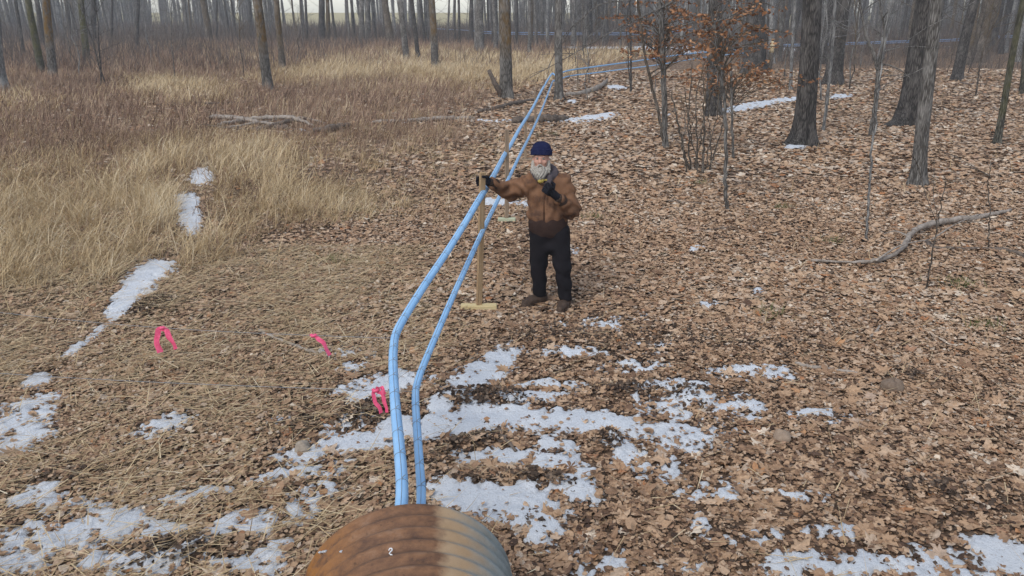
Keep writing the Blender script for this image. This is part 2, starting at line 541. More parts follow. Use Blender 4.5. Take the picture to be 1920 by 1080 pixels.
SN_FAR = Ell([
    (1115, 219, 45, 6, -8, 1.15), (1055, 225, 40, 4, -3, .95), (930, 226, 50, 3, 0, .85), (750, 228, 60, 3, 0, .7), (1410, 197, 50, 6, -8, 1.15), (1465, 188, 40, 4, -6, 1.0), (1370, 204, 20, 5, 0, 1.0), (1575, 181, 24, 4, -3, 1.0), (1492, 275, 22, 4, -3, 1.1), (1690, 232, 18, 3, 3, 1.1),
    (1155, 164, 20, 3, 3, 1.1), (1073, 190, 8, 3, 0, 1.1), (1240, 213, 40, 3, 0, .7), (560, 243, 40, 3, 3, .6),
    (1110, 88, 60, 3.5, 1, 1.15), (1190, 90, 40, 3.5, 0, 1.1), (1230, 92, 40, 3, 0, 1.1), (1180, 75, 26, 2.5, 0, 1.1), (1290, 87, 20, 4, -4, 1.15), (1300, 98, 20, 3, -4, 1.0), (1040, 85, 16, 3, 0, 1.0), (1480, 93, 20, 4, 0, 1.0), (1110, 100, 10, 1.5, 0, .8)])


SN_MORE = Ell([(230, 1020, 330, 90, -5, 1), (960, 900, 170, 110, 0, 1), (60, 800, 120, 60, 0, .7)])


def snow_m(x, y):
    P = np.where(y < 17.2, SN_NEAR(x, y), 0)
    P = P + .10 * np.clip(SN_MORE(x, y), 0, 1) * (P > .3)
    P = np.maximum(P, np.where(y > 17, SN_FAR(x, y), 0))
    n = fbm(x * 3.2, y * 4.2, 2) * .27 + fbm(x * 11 + 40, y * 14, 2) * .40 + vnoise(x * 29 + 9, y * 34) * .33
    n = np.clip((n - .5) * 3.0 + .52, 0, 1)
    n = np.where(y > 17.2, np.clip(.62 + (n - .5) * .9, 0, 1), n)
    m = P - np.where(y > 17.2, .30, np.where(y > 10, .12, .205)) - .84 * n
    fleck = (P * .80 - .38 + (vnoise(x * 31 + 5, y * 37) - .60) * 1.6)
    return np.maximum(m, np.where(y < 12, np.minimum(fleck, .12) * (P > .35) - (P <= .35), -1))


def snow_grid(x0, x1, y0, y1, dx, dy, thick):
    xs = np.arange(x0, x1, dx); ys = np.arange(y0, y1, dy)
    X, Y = np.meshgrid(xs, ys, indexing='ij')
    m = snow_m(X, Y)
    jx = (rng.random(X.shape) - .5) * dx * .5; jy = (rng.random(X.shape) - .5) * dy * .5
    h = -.02 + (thick + .02) * smooth(-.10, .34, m) + .012 * fbm(X * 11, Y * 11, 2)
    Zs = gz(X, Y) + h
    nx, ny = X.shape
    i, j = np.meshgrid(np.arange(nx - 1), np.arange(ny - 1), indexing='ij')
    keep = (np.maximum.reduce([m[:-1, :-1], m[1:, :-1], m[:-1, 1:], m[1:, 1:]]) > -.10)
    Q = np.stack([i * ny + j, (i + 1) * ny + j, (i + 1) * ny + j + 1, i * ny + j + 1], -1)[keep].reshape(-1, 4)
    used, inv = np.unique(Q, return_inverse=True)
    V = np.stack([X + jx, Y + jy, Zs], -1).reshape(-1, 3)[used]
    return V, inv.reshape(-1, 4)


Va, Qa = snow_grid(-6.6, 6.6, 3.0, 12.5, .014, .018, .016)
Vb, Qb = snow_grid(-6, 24, 17.2, 70, .09, .12, .05)
Vc, Qc = snow_grid(-8, -4, 12.44, 17.2, .018, .025, .024)
snow = link("snow_patches", np_mesh("snow_patches", np.concatenate([Va, Vb, Vc]), np.concatenate([Qa, Qb + len(Va), Qc + len(Va) + len(Vb)]), M_SNOW))
tag(snow, "thin broken patches of old white snow lying among dead leaves and grass", "snow", kind='stuff')


# ------------------------------------------------------------------ regions
def field_edge(y):
    return np.interp(y, [3, 6.5, 7.7, 8.75, 11.3, 14, 19, 28, 40, 57, 80], [-6.5, -6.2, -5.2, -3.6, -2.0, -1.75, -1.7, -.8, 3.4, 9.5, 14])


def field(x, y):
    """1 inside the grassy clearing, 0 on the leafy ground"""
    return smooth(1.3, -1.3, x - field_edge(y) + 2.2 * (fbm(x * .5 + 7, y * .5, 3) - .5))


PALE = Ell([(120, 430, 260, 90, -6, 1.1), (320, 330, 130, 60, -20, 1.0), (480, 300, 60, 40, 0, .9), (600, 380, 120, 30, 5, .85), (320, 165, 100, 18, 3, 1.0), (850, 118, 250, 22, 3, 1.1), (640, 130, 120, 18, 0, .8), (1150, 105, 130, 10, -3, 1.0),
            (60, 330, 140, 30, -10, .7), (280, 70, 160, 14, 0, .7), (460, 105, 80, 12, 0, .7), (980, 125, 60, 22, 0, 1.0), (40, 190, 60, 16, 0, .7)])
BROWN = Ell([(160, 255, 240, 42, 4, 1.1), (620, 215, 180, 30, 3, .9), (150, 165, 130, 35, 5, 1.0), (720, 180, 130, 28, 3, 1.1), (520, 190, 120, 24, 3, .8), (260, 245, 150, 40, 5, .8), (680, 90, 70, 14, 0, .9), (870, 95, 50, 8, 0, .5), (780, 250, 120, 30, 5, .6), (300, 110, 150, 20, 0, .7), (90, 120, 100, 25, 0, .8), (560, 80, 150, 16, 0, .7), (330, 290, 60, 30, 0, .5)])


def scatter(y0, y1, dens, margin=.78):
    """random ground points in the wedge in front of the camera between y0 and y1"""
    side = 2.0 if y0 < 20 else 1.0
    hw = lambda q: margin * (q + .8) + side
    n = int(dens * 2 * hw(y1) * (y1 - y0))
    y = y0 + rng.random(n) * (y1 - y0)
    y = y[rng.random(n) < hw(y) / hw(y1)]
    x = (rng.random(len(y)) * 2 - 1) * hw(y)
    return x, y


# ------------------------------------------------------------------ leaf litter
def maple(n_detail):
    pts = [(-90, .42), (-62, .30), (-50, .46), (-28, .36), (-14, .62), (0, .40), (12, .52), (28, .66), (40, .40), (56, .36), (70, .56), (90, .78)]
    if n_detail == 0: pts = [(-90, .36), (-45, .46), (-14, .6), (14, .36), (28, .64), (48, .36), (90, .76)]
    a = [p[0] for p in pts]; r = [p[1] for p in pts]
    A = a + [180 - q for q in a[::-1][1:-1]]
    Rr = r + r[::-1][1:-1]
    out = np.array([(math.cos(R(q)) * s, math.sin(R(q)) * s) for q, s in zip(A, Rr)])
    V = np.concatenate([[[0, 0]], out]); K = len(out)
    T = np.array([(0, 1 + k, 1 + (k + 1) % K) for k in range(K)])
    return V, T


def oak(st):
    if st == 1:
        S = [(0, .01), (.12, .05), (.2, .16), (.28, .07), (.4, .24), (.48, .10), (.6, .30), (.68, .12), (.8, .22), (.86, .09), (1, .02)]
    else:
        S = [(0, .02), (.22, .16), (.3, .08), (.58, .28), (.68, .11), (.82, .2), (1, .02)]
    V = []; T = []
    for x, wd in S: V += [(-wd, x - .5), (0, x - .5 + .03), (wd, x - .5)]
    for k in range(len(S) - 1):
        a = 3 * k
        for q in (0, 1):
            T += [(a + q, a + q + 1, a + q + 4), (a + q, a + q + 4, a + q + 3)]
    return np.array(V), np.array(T)


def oval(n):
    a = np.linspace(0, 2 * np.pi, n, endpoint=False)
    out = np.stack([.28 * np.cos(a) * (1 - .25 * np.sin(a)), .5 * np.sin(a)], 1)
    V = np.concatenate([[[0, 0]], out])
    T = np.array([(0, 1 + k, 1 + (k + 1) % n) for k in range(n)])
    return V, T


def rag(n):
    a = np.linspace(0, 2 * np.pi, n, endpoint=False)
    r = .3 + .25 * rng.random(n)
    V = np.concatenate([[[0, 0]], np.stack([r * np.cos(a), r * np.sin(a)], 1)])
    return V, np.array([(0, 1 + k, 1 + (k + 1) % n) for k in range(n)])


def flakes(tmpl, x, y, z, size, tone, tilt, curl):
    V2, T = tmpl
    n, K = len(x), len(V2)
    yaw = rng.random(n) * 2 * np.pi
    ta = rng.random(n) * 2 * np.pi
    tl = np.abs(rng.normal(0, tilt, n))
    a = V2[None, :, 0] * size[:, None]; b = V2[None, :, 1] * size[:, None]
    c1 = rng.normal(curl, curl * .9, n) / size; c2 = rng.normal(0, curl, n) / size
    ca = rng.random(n) * np.pi
    ex = a * np.cos(ca)[:, None] + b * np.sin(ca)[:, None]
    ey = -a * np.sin(ca)[:, None] + b * np.cos(ca)[:, None]
    h = c1[:, None] * ex ** 2 + c2[:, None] * ey ** 2 + rng.normal(0, .05, (n, K)) * size[:, None]
    # tilt about a random horizontal axis
    kx, ky = np.cos(ta)[:, None], np.sin(ta)[:, None]
    s_, c_ = np.sin(tl)[:, None], np.cos(tl)[:, None]
    dot = kx * a + ky * b
    cx, cy, cz = ky * h, -kx * h, kx * b - ky * a
    px = a * c_ + cx * s_ + kx * dot * (1 - c_)
    py = b * c_ + cy * s_ + ky * dot * (1 - c_)
    pz = h * c_ + cz * s_
    cw, sw = np.cos(yaw)[:, None], np.sin(yaw)[:, None]
    Vx = px * cw - py * sw + x[:, None]; Vy = px * sw + py * cw + y[:, None]
    Vz = pz + z[:, None]
    V = np.stack([Vx, Vy, Vz], -1).reshape(-1, 3)
    F = (T[None] + (np.arange(n) * K)[:, None, None]).reshape(-1, 3)
    return V, F, np.repeat(tone, K)


class Acc:
    def __init__(self): self.V = []; self.T = []; self.Q = []; self.t = []; self.n = 0

    def add(self, V, T=None, Q=None, t=None):
        self.V.append(V); self.t.append(t)
        if T is not None: self.T.append(T + self.n)
        if Q is not None: self.Q.append(Q + self.n)
        self.n += len(V)

    def build(self, name, mat, label, cat, smooth_=False):
        F = []
        if self.T: F.append(np.concatenate(self.T))
        if self.Q: F.append(np.concatenate(self.Q))
        o = link(name, np_mesh(name, np.concatenate(self.V), F, mat, smooth_, np.concatenate(self.t)))
        return tag(o, label, cat, kind='stuff')


def leaf_tone(x, y, n):
    base = .31 + .34 * fbm(x * .9 + 3, y * .9, 3) + .12 * smooth(6, 22, y) + .05 * smooth(0, 4, x)
    # the trampled strip near the culvert is darker and wetter than the far slope
    return np.clip(base + rng.normal(0, .21, n) + .06, 0, 1)


litter = Acc()
TM = [[maple(1), oak(1), oval(9), rag(7)], [maple(0), oak(0), oval(6), rag(5)], [oval(4), rag(4)]]
for (y0, y1, dens, lod, smin, smax, zz) in ((1.0, 7.2, 470, 0, .04, .135, .035), (7.2, 14, 430, 1, .06, .15, .035), (14, 24, 190, 2, .11, .20, .05), (24, 42, 60, 2, .14, .26, .06)):
    x, y = scatter(y0, y1, dens)
    sm = snow_m(x, y); fl = field(x, y)
    keep = rng.random(len(x)) < np.where(sm > .0, np.clip(.62 - 2.0 * sm, .07, 1), 1) * (1 - .72 * fl) * smooth(.9, .4, CLODS(x, y) - .2)
    x, y = x[keep], y[keep]
    n = len(x)
    size = smin + (smax - smin) * rng.random(n) ** 1.6
    z = gz(x, y) + .004 + zz * .75 * rng.random(n) ** 1.5
    tone = leaf_tone(x, y, n)
    kind = rng.choice(len(TM[lod]), n, p=[.24, .19, .16, .41] if lod < 2 else [.5, .5])
    if lod < 2:
        left = rng.random(n) < .62 * smooth(.5, -2.0, x + .12 * (y - 4))
        kind = np.where(left, 3, kind)
        size = np.where(kind == 3, size * .62, size)
    for q, tm in enumerate(TM[lod]):
        s = kind == q
        litter.add(*(lambda V, F, t: (V, F, None, t))(*flakes(tm, x[s], y[s], z[s], size[s], tone[s], .25, .22)))
for (y0, y1, dens, q, s0, s1) in ((1.6, 7.0, 2300, 5, .012, .045), (7.0, 12, 800, 4, .025, .065)):
    x, y = scatter(y0, y1, dens)
    k = (rng.random(len(x)) < .9 - .5 * field(x, y)) & (rng.random(len(x)) < np.where(snow_m(x, y) > .03, np.clip(.34 - snow_m(x, y), .05, 1), 1))
    x, y = x[k], y[k]; n = len(x)
    litter.add(*(lambda V, F, t: (V, F, None, t))(*flakes(rag(q), x, y, gz(x, y) + .006 + .028 * rng.random(n), s0 + (s1 - s0) * rng.random(n), np.clip(leaf_tone(x, y, n) + .03 - .21 * smooth(6.9, 5.0, y) * smooth(-2.6, -.4, x) * (.55 + .9 * fbm(x * 1.1 + 9, y * 1.1, 2)), 0, 1), .3, .25)))
litter.build("leaf_litter", M_LEAF, "tan and brown fallen maple and oak leaves carpeting the forest floor", "leaves")

crumbs = Acc()
x, y = scatter(2.2, 11.5, 2400)
c = CLODS(x, y)
keep = rng.random(len(x)) < np.clip(c, 0, 1) * .95 + (.10 + .30 * smooth(6.6, 5, y) * smooth(-3, -.6, x)) * (fbm(x * 2, y * 2, 3) > .47)
keep &= (snow_m(x, y) < .08) | (c > .5) | (rng.random(len(x)) < .12)
x, y = x[keep], y[keep]; n = len(x)
V, F, t = flakes(rag(5), x, y, gz(x, y) + .035 * rng.random(n) * (.5 + np.clip(CLODS(x, y), 0, 1)), .018 + .035 * rng.random(n), np.clip(rng.normal(.45, .25, n), 0, 1), .8, .5)
crumbs.add(V, F, None, t)
crumbs.build("leaf_crumbs", M_CRUMB, "dark peaty clods and broken leaf crumbs around the snow patches", "debris")


# ------------------------------------------------------------------ grass, weeds and brush
def blades(x, y, z, L, wd, az, lean, droop, tone, segs=3):
    """bent ribbons: n blades of SEGS pieces, root at x,y,z"""
    n = len(x)
    ts = np.linspace(0, 1, segs + 1)
    dirx, diry = np.cos(az), np.sin(az)
    ph = rng.random(n) * 2 * np.pi
    sx, sy = np.cos(ph), np.sin(ph)
    pts = []
    px, py, pz = x.copy(), y.copy(), z.copy()
    for k, t in enumerate(ts):
        if k:
            ang = np.clip(lean + droop * (t - .5 / segs), 0, 1.9)
            step = L / segs
            px = px + dirx * np.sin(ang) * step; py = py + diry * np.sin(ang) * step
            pz = np.maximum(pz + np.cos(ang) * step, z - .0)
        pts.append((px, py, pz))
    V = []
    for k, t in enumerate(ts[:-1]):
        hw = wd * (1 - .75 * t) * .5
        a, b, c = pts[k]
        V += [np.stack([a - sx * hw, b - sy * hw, c], -1), np.stack([a + sx * hw, b + sy * hw, c], -1)]
    V.append(np.stack(pts[-1], -1))
    K = len(V)
    V = np.stack(V, 1).reshape(-1, 3)
    off = (np.arange(n) * K)[:, None]
    Qs = [np.array([2 * k, 2 * k + 1, 2 * k + 3, 2 * k + 2])[None] + off for k in range(segs - 1)]
    T = np.array([2 * segs - 2, 2 * segs - 1, 2 * segs])[None] + off
    return V, T, (np.concatenate(Qs) if Qs else None), np.repeat(tone, K)


def tufted(y0, y1, tuft_d, per, spread, dens_fn):
    x, y = scatter(y0, y1, tuft_d)
    k = rng.random(len(x)) < dens_fn(x, y)
    x, y = x[k], y[k]
    x = np.repeat(x, per) + rng.normal(0, spread, len(x) * per)
    y = np.repeat(y, per) + rng.normal(0, spread, len(y) * per)
    return x, y


grass = Acc()
CLEAR = Ell([(362, 412, 36, 42, 0, 1), (378, 345, 30, 34, 0, 1), (378, 365, 24, 26, 0, 1), (265, 550, 52, 60, -40, 1)])
for (y0, y1, td, per, spread, L0, L1, w0, segs) in ((6.6, 13, 46, 24, .075, .22, .60, .0075, 3), (13, 24, 22, 22, .13, .30, .7, .012, 2), (24, 44, 7, 20, .25, .32, .75, .022, 2), (44, 75, 2.2, 18, .4, .35, .8, .045, 1)):
    x, y = tufted(y0, y1, td, per, spread, lambda x, y: np.clip(field(x, y) * (.10 + .95 * np.clip(PALE(x, y), 0, 1) + .25 * fbm(x * .8, y * .8, 2)) * smooth(.22, .55, fbm(x * 1.7 + 80, y * 1.7, 2) + .12) * (1 - .3 * np.clip(BROWN(x, y), 0, 1)), 0, 1))
    k = (snow_m(x, y) < .02) & (CLEAR(x, y) < .75)
    x, y = x[k], y[k]; n = len(x)
    clump = fbm(x * 1.7 + 80, y * 1.7, 2)
    pale = np.clip(PALE(x, y), 0, 1)
    L = (L0 + (L1 - L0) * rng.random(n)) * (.3 + .7 * smooth(.3, 1, field(x, y))) * (.5 + .38 * pale + .5 * (clump - .3))
    az = rng.normal(.2, 1.3, n) + 5 * (fbm(x * .7, y * .7, 2) - .5)
    grass.add(*blades(x, y, gz(x, y) - .01, L, np.full(n, w0) * (.6 + .8 * rng.random(n)), az, np.abs(rng.normal(.62, .42, n)), np.abs(rng.normal(.95, .5, n)), np.clip(.30 + .36 * pale + .5 * (clump - .5) + rng.normal(0, .2, n), 0, 1), segs))
# sparse low grass creeping out on to the leaves, and single straws standing
x, y = tufted(5, 20, 12, 16, .10, lambda x, y: np.clip(smooth(3.4, -.6, x - field_edge(y)), 0, 1) * (fbm(x * .9 + 50, y * .9, 3) > .44))
k = snow_m(x, y) < .05
x, y = x[k], y[k]; n = len(x)
grass.add(*blades(x, y, gz(x, y) - .01, .10 + .30 * rng.random(n), np.full(n, .008), rng.normal(.2, 1.6, n), np.abs(rng.normal(.9, .4, n)), np.abs(rng.normal(.8, .4, n)), np.clip(rng.normal(.54, .2, n), 0, 1), 3))
x, y = scatter(3.1, 40, 2.2); n = len(x)
grass.add(*blades(x, y, gz(x, y), .12 + .25 * rng.random(n), .003 + .0006 * y, rng.random(n) * 6.3, np.abs(rng.normal(.8, .4, n)), rng.random(n) * .6, np.clip(rng.normal(.5, .2, n), 0, 1), 2))
grass.build("dry_grass", M_GRASS, "pale straw coloured dry grass bent over across the clearing", "grass")

straw = Acc()
x, y = scatter(1.6, 9.5, 950)
px_left = smooth(.3, -1.6, x + .12 * (y - 4))
k = rng.random(len(x)) < px_left * (.42 + .6 * (fbm(x * 1.3, y * 1.3, 3) > .47)) + .025
k &= rng.random(len(x)) < np.where(snow_m(x, y) > .05, .12, 1)
x, y = x[k], y[k]; n = len(x)
straw.add(*blades(x, y, gz(x, y) + .03 + .03 * rng.random(n), .08 + .34 * rng.random(n) ** 1.6, np.full(n, .0065) * (.5 + rng.random(n)), rng.normal(.45, .75, n) + np.pi * (rng.random(n) < .4), np.clip(rng.normal(1.5, .1, n), 1.2, 1.62), rng.normal(0, .12, n), np.clip(rng.normal(.56, .2, n), 0, 1), 2))
straw.build("flattened_straw", M_GRASS, "loose flattened straw stems strewn over leaves left of the blue pipes", "straw")

weeds = Acc()
for (y0, y1, dens, L0, L1, w0, segs) in ((8.5, 20, 60, .2, .5, .009, 2), (20, 40, 22, .25, .62, .018, 2), (40, 85, 11, .4, .95, .035, 1)):
    x, y = scatter(y0, y1, dens)
    k = rng.random(len(x)) < np.clip(field(x, y) * (.2 + 1.0 * np.clip(BROWN(x, y), 0, 1)) * (1 - .7 * np.clip(PALE(x, y), 0, 1)), 0, 1)
    x, y = x[k], y[k]; n = len(x)
    x = np.repeat(x, 4) + rng.normal(0, .05, 4 * n); y = np.repeat(y, 4) + rng.normal(0, .05, 4 * n); n *= 4
    weeds.add(*blades(x, y, gz(x, y) - .01, L0 + (L1 - L0) * rng.random(n), np.full(n, w0) * (.5 + rng.random(n)), rng.normal(.3, 1.3, n), np.abs(rng.normal(.4, .35, n)), np.abs(rng.normal(.4, .4, n)), np.clip(.42 + .3 * (fbm(x * .5, y * .5, 2) - .5) * 2 + rng.normal(0, .26, n), 0, 1), segs))
weeds.build("dead_weeds", M_WEED, "brown and russet dead weed stems standing in the clearing", "weeds")

brush = Acc()
x, y = scatter(42, 130, 1.5, .8); n = len(x)
k = rng.random(n) < .35 + .65 * (fbm(x * .12, y * .12, 3) > .48)
k &= ~((x > -12) & (x < 14) & (y < 75) & (rng.random(n) < .75))
x, y = x[k], y[k]; n = len(x)
x = np.repeat(x, 7) + rng.normal(0, .35, 7 * n); y = np.repeat(y, 7) + rng.normal(0, .35, 7 * n); n *= 7
brush.add(*blades(x, y, gz(x, y) - .02, .5 + 2.0 * rng.random(n) ** 2, .0006 * y * (.5 + rng.random(n)), rng.random(n) * 6.3, np.abs(rng.normal(.2, .25, n)), rng.random(n) * .5, np.clip(rng.normal(.5, .25, n), 0, 1), 2))
brush.build("brush", M_BRUSH, "grey brown leafless brush under the far trees", "brush")


# ------------------------------------------------------------------ trees
def trunk_mesh(name, dirv, r0, h, flare=.5, roots=5, sides=14, mat=None, wob=.02, taper=.55, seed=0, root_dir=None, root_len=0):
    g = np.random.default_rng(seed)
    zs = np.concatenate([[-.25, -.1, 0, .06, .14, .25, .4, .65], np.linspace(1, h, max(8, int(h * 1.3)))])
    a = np.linspace(0, 2 * np.pi, sides, endpoint=False)
    ph = g.random() * 6.28; ph2 = g.random(3) * 6.28
    rings = []
    for zc in zs:
        tt = max(zc, 0) / h
        r = r0 * (1 - taper * tt)
        rr = r * (1 + .05 * np.sin(2 * a + ph2[0] + zc * .4) + .04 * np.sin(3 * a + ph2[1] - zc * .7) + .025 * (g.random(sides) - .5))
        fl = flare * math.exp(-max(zc, 0) / (.9 * r0 + .12)) * r0
        rr = rr + fl * (.55 + .45 * np.cos(roots * a + ph) + .25 * np.cos(2 * a + ph2[2]))
        if root_dir is not None:
            rr = rr + root_len * math.exp(-max(zc + .03, 0) / .16) * np.clip(np.cos(a - root_dir), 0, 1) ** 6
        cx = dirv[0] * zc + wob * math.sin(zc * .9 + ph2[0]) * min(1, max(zc, 0) / 2)
        cy = dirv[1] * zc + wob * math.sin(zc * 1.1 + ph2[1]) * min(1, max(zc, 0) / 2)
        rings.append(np.stack([cx + rr * np.cos(a), cy + rr * np.sin(a), np.full(sides, zc)], -1))
    V = np.concatenate(rings); n = len(zs)
    i, j = np.meshgrid(np.arange(n - 1), np.arange(sides), indexing='ij')
    j2 = (j + 1) % sides
    Q = np.stack([i * sides + j, i * sides + j2, (i + 1) * sides + j2, (i + 1) * sides + j], -1).reshape(-1, 4)
    return np_mesh(name, V, [Q], mat)


def limb(mb, p, d, L, r, depth, g, sides=5):
    pts = [np.array(p, float)]; d = np.array(d, float); d /= np.linalg.norm(d)
    n = 5
    for k in range(n):
        d = d + g.normal(0, .14, 3) + np.array([0, 0, .05])
        d /= np.linalg.norm(d)
        pts.append(pts[-1] + d * L / n)
    mb.tube(pts, np.linspace(r, r * .35, n + 1), sides, caps=False)
    if depth > 0:
        for k in range(2, n + 1):
            if g.random() < .9:
                q = np.cross(d, g.normal(0, 1, 3)); q /= np.linalg.norm(q) + 1e-9
                limb(mb, pts[k], d * .7 + q * .8, L * (.35 + .25 * g.random()), r * .5, depth - 1, g, 4)


def branch_mesh(seed, h, z0, nb, mat, r=.09, depth=1):
    g = np.random.default_rng(seed); mb = MB()
    for k in range(nb):
        z = z0 + (h - z0) * (k + g.random()) / nb
        az = g.random() * 6.28
        L = (1.2 + 2.6 * g.random()) * (1 - .5 * (z - z0) / (h - z0 + .01))
        limb(mb, (0, 0, z), (math.cos(az), math.sin(az), .7 + .5 * g.random()), L, r * (1 - .6 * z / h), depth, g)
    return mb.mesh("branches", mat)


BR = {}


def branches_for(kind, v):
    if (kind, v) not in BR:
        BR[(kind, v)] = branch_mesh(50 + v, 13.5, 5.2, 12, BARK[kind])
    return BR[(kind, v)]


tree_no = [0]


def tree(bx, by, tx, wpx, kind, label, h=13.0, flare=.55, Ymax=78, roots=5, root_dir=None, root_len=0, group=None, zvis=0.0, name="bare_tree"):
    """base pixel on the ground, x of the trunk at the top edge of the picture, width of the trunk there"""
    p = G(bx, by, zvis)
    if p[1] > Ymax or p[1] < 0:
        p = AtY(bx, by, Ymax)
    base = np.array([p[0], p[1], gz1(p[0], p[1])])
    top = AtY(tx, 0, base[1])
    low = AtY(bx, by, base[1])
    lean = (top[0] - low[0]) / max(top[2] - low[2], .3)
    lean = max(-.35, min(.35, lean))
    base[0] = low[0] - lean * (low[2] - base[2])
    depth = base[1] * CP + (CAMH - 1.5) * SP
    r0 = wpx * depth / FPX / 2
    tree_no[0] += 1
    s = tree_no[0]
    root = empty(name, base, label, "tree", group)
    sides = 22 if base[1] < 30 else (12 if base[1] < 50 else 8)
    link("trunk", trunk_mesh("trunk", (lean, random.uniform(-.02, .02)), r0 * 1.06, h, flare, roots, sides, BARK[kind], .02 if r0 > .05 else .05, .55, s, root_dir, root_len), root)
    b = link("branches", branches_for(kind, s % 3), root)
    k = h / 13.5
    b.location = (0, 0, 0)
    # the limbs follow the lean of their trunk
    b.matrix_local = Matrix(((.8, 0, lean, 0), (0, .8, 0, 0), (0, 0, k, 0), (0, 0, 0, 1)))
    b.rotation_mode = 'XYZ'
    return root, base, r0


TREES = [
    # bx, by, tx, width, bark, label
    (2, 100, -6, 7, 'dark', "dark slim trunk cut by the left edge of the photo"),
    (-6, 168, -24, 34, 'pale', "thick pale grey trunk half out of frame, lowest on the left edge"),
    (45, 106, 29, 6.5, 'dark', "thin dark trunk just left of the leaning olive trunk"),
    (78, 135, 54, 13, 'olive', "olive mossy trunk leaning left beside the orange mossy trunk"),
    (81, 79, 69, 8, 'dark', "slim dark trunk seen between the olive and the orange mossy trunks"),
    (99, 141, 87, 15, 'orange', "trunk with bright orange yellow moss, by the olive leaning trunk"),
    (134, 84, 124, 8, 'dark', "straight slim dark trunk right of the orange mossy trunk"),
    (163, 116, 151, 11.5, 'olive', "greenish dark trunk standing in russet weeds, twin of the forked one behind"),
    (174, 86, 177, 11, 'dark', "dark rough trunk close behind the greenish trunk"),
    (208, 88, 211, 5, 'dark', "very thin dark pole tree alone in the left grass"),
    (257, 95, 260, 7, 'dark', "dark thin trunk with crooked foot next to a fallen dark branch"),
    (392, 66, 381, 12.5, 'brown', "brown trunk leaning left, alone between thin poles"),
    (406, 52, 406, 4, 'dark', "thin dark pole tree right beside the brown leaning trunk"),
    (440, 50, 433, 4, 'dark', "thin grey pole tree halfway to the tall orange stained trunk"),
    (503, 168, 482, 17.5, 'orange', "large grey trunk with orange stain above, in mid grass left of centre"),
    (530, 128, 519, 12, 'brown', "grey trunk close behind and right of the large orange stained one"),
    (575, 60, 573, 5, 'dark', "thin dark trunk left of the blackish thick trunk"),
    (603, 62, 603, 13, 'dark', "blackish thick trunk against bright sky"),
    (615, 60, 614, 8, 'brown', "brownish trunk touching the blackish thick trunk"),
    (628, 60, 621, 5, 'dark', "thin leaning trunk right of the blackish pair"),
    (655, 66, 650, 4, 'grey', "thin grey pole with bright sky on both sides"),
    (663, 67, 660, 6, 'dark', "slim dark trunk left of the wide grey pair"),
    (679, 72, 677, 11, 'grey', "left trunk of a wide grey pair"),
    (690, 71, 690, 11, 'grey', "right trunk of a wide grey pair"),
    (704, 69, 699, 5, 'grey', "slim grey trunk right of the wide grey pair"),
    (732, 74, 722, 13, 'brown', "broad brownish trunk leaning left before bright sky"),
    (762, 110, 751, 11, 'grey', "grey trunk with foot in russet weeds, left of the slimmer pair"),
    (784, 106, 771, 8, 'dark', "slim dark trunk leaning left, foot in pale grass"),
    (797, 82, 788, 6, 'dark', "thin dark trunk left of the brown trunk in pale grass"),
    (801, 80, 797, 7, 'grey', "thin grey trunk touching the brown trunk in pale grass"),
    (816, 127, 809, 13, 'orange', "trunk brown above and grey below, foot in the pale grass"),
    (840, 66, 842, 4, 'grey', "first of the thin poles before the bright field"),
    (853, 66, 853, 4, 'dark', "second of the thin poles before the bright field"),
    (861, 76, 860, 5, 'dark', "tallest footed thin pole before the bright field"),
    (884, 69, 884, 9, 'dark', "dark straight trunk right of the thin poles"),
    (899, 96, 899, 17, 'grey', "wide smooth grey trunk left of the big central trunk"),
    (925, 72, 922, 6, 'dark', "slim dark trunk hard left of the big central trunk"),
    (950, 184, 946, 22, 'orange', "big central trunk with mossy right side and a dead stub at its foot"),
    (969, 80, 969, 6, 'dark', "slim trunk right behind the big central trunk"),
    (995, 87, 995, 10, 'brown', "brown trunk between the central trunk and the pipe corner tree"),
    (1017, 80, 1016, 7, 'grey', "grey slim trunk left of the pipe corner tree"),
    (1048, 188, 1048, 14.5, 'grey', "grey trunk where the blue pipes turn, green moss at its foot"),
    (1076, 76, 1076, 9, 'grey', "grey trunk right of the pipe corner tree"),
    (1104, 74, 1104, 8, 'dark', "dark trunk behind the drooping bare branches"),
    (1338, 216, 1341, 27, 'dark', "thick dark trunk behind the rusty leaved saplings"),
    (1413, 139, 1418, 36, 'dark', "very thick dark trunk beside the pale snapped stump"),
    (1446, 120, 1448, 12, 'pale', "pale trunk right of the snapped stump"),
    (1464, 116, 1466, 8, 'grey', "slim grey trunk between pale trunk and the big rough trunk"),
    (1482, 170, 1491, 6, 'pale', "thin pale young tree left of the big rough trunk"),
    (1507, 270, 1521, 37, 'dark', "big rough dark trunk with spreading foot and snow at its left"),
    (1560, 160, 1584, 27, 'dark', "dark trunk leaning right behind a slim sapling"),
    (1704, 232, 1736, 40, 'dark', "widest right hand trunk with a root stretching left over snow"),
    (1720, 346, 1754, 25, 'grey', "nearest grey trunk on the right, in front of the widest one"),
    (1793, 152, 1828, 18, 'dark', "dark trunk leaning strongly right with a fallen bough at its foot"),
    (1830, 116, 1852, 22, 'brown', "brown mossy trunk behind the strongly leaning dark trunk"),
    (1854, 97, 1874, 20, 'dark', "dark trunk farthest back in the right hand leaning trio"),
    (1869, 268, 1917, 11, 'olive', "slim olive trunk leaning right near the right edge"),
    (1918, 176, 1932, 11, 'olive', "olive trunk cut by the right edge of the photo"),
]
BASES = {}
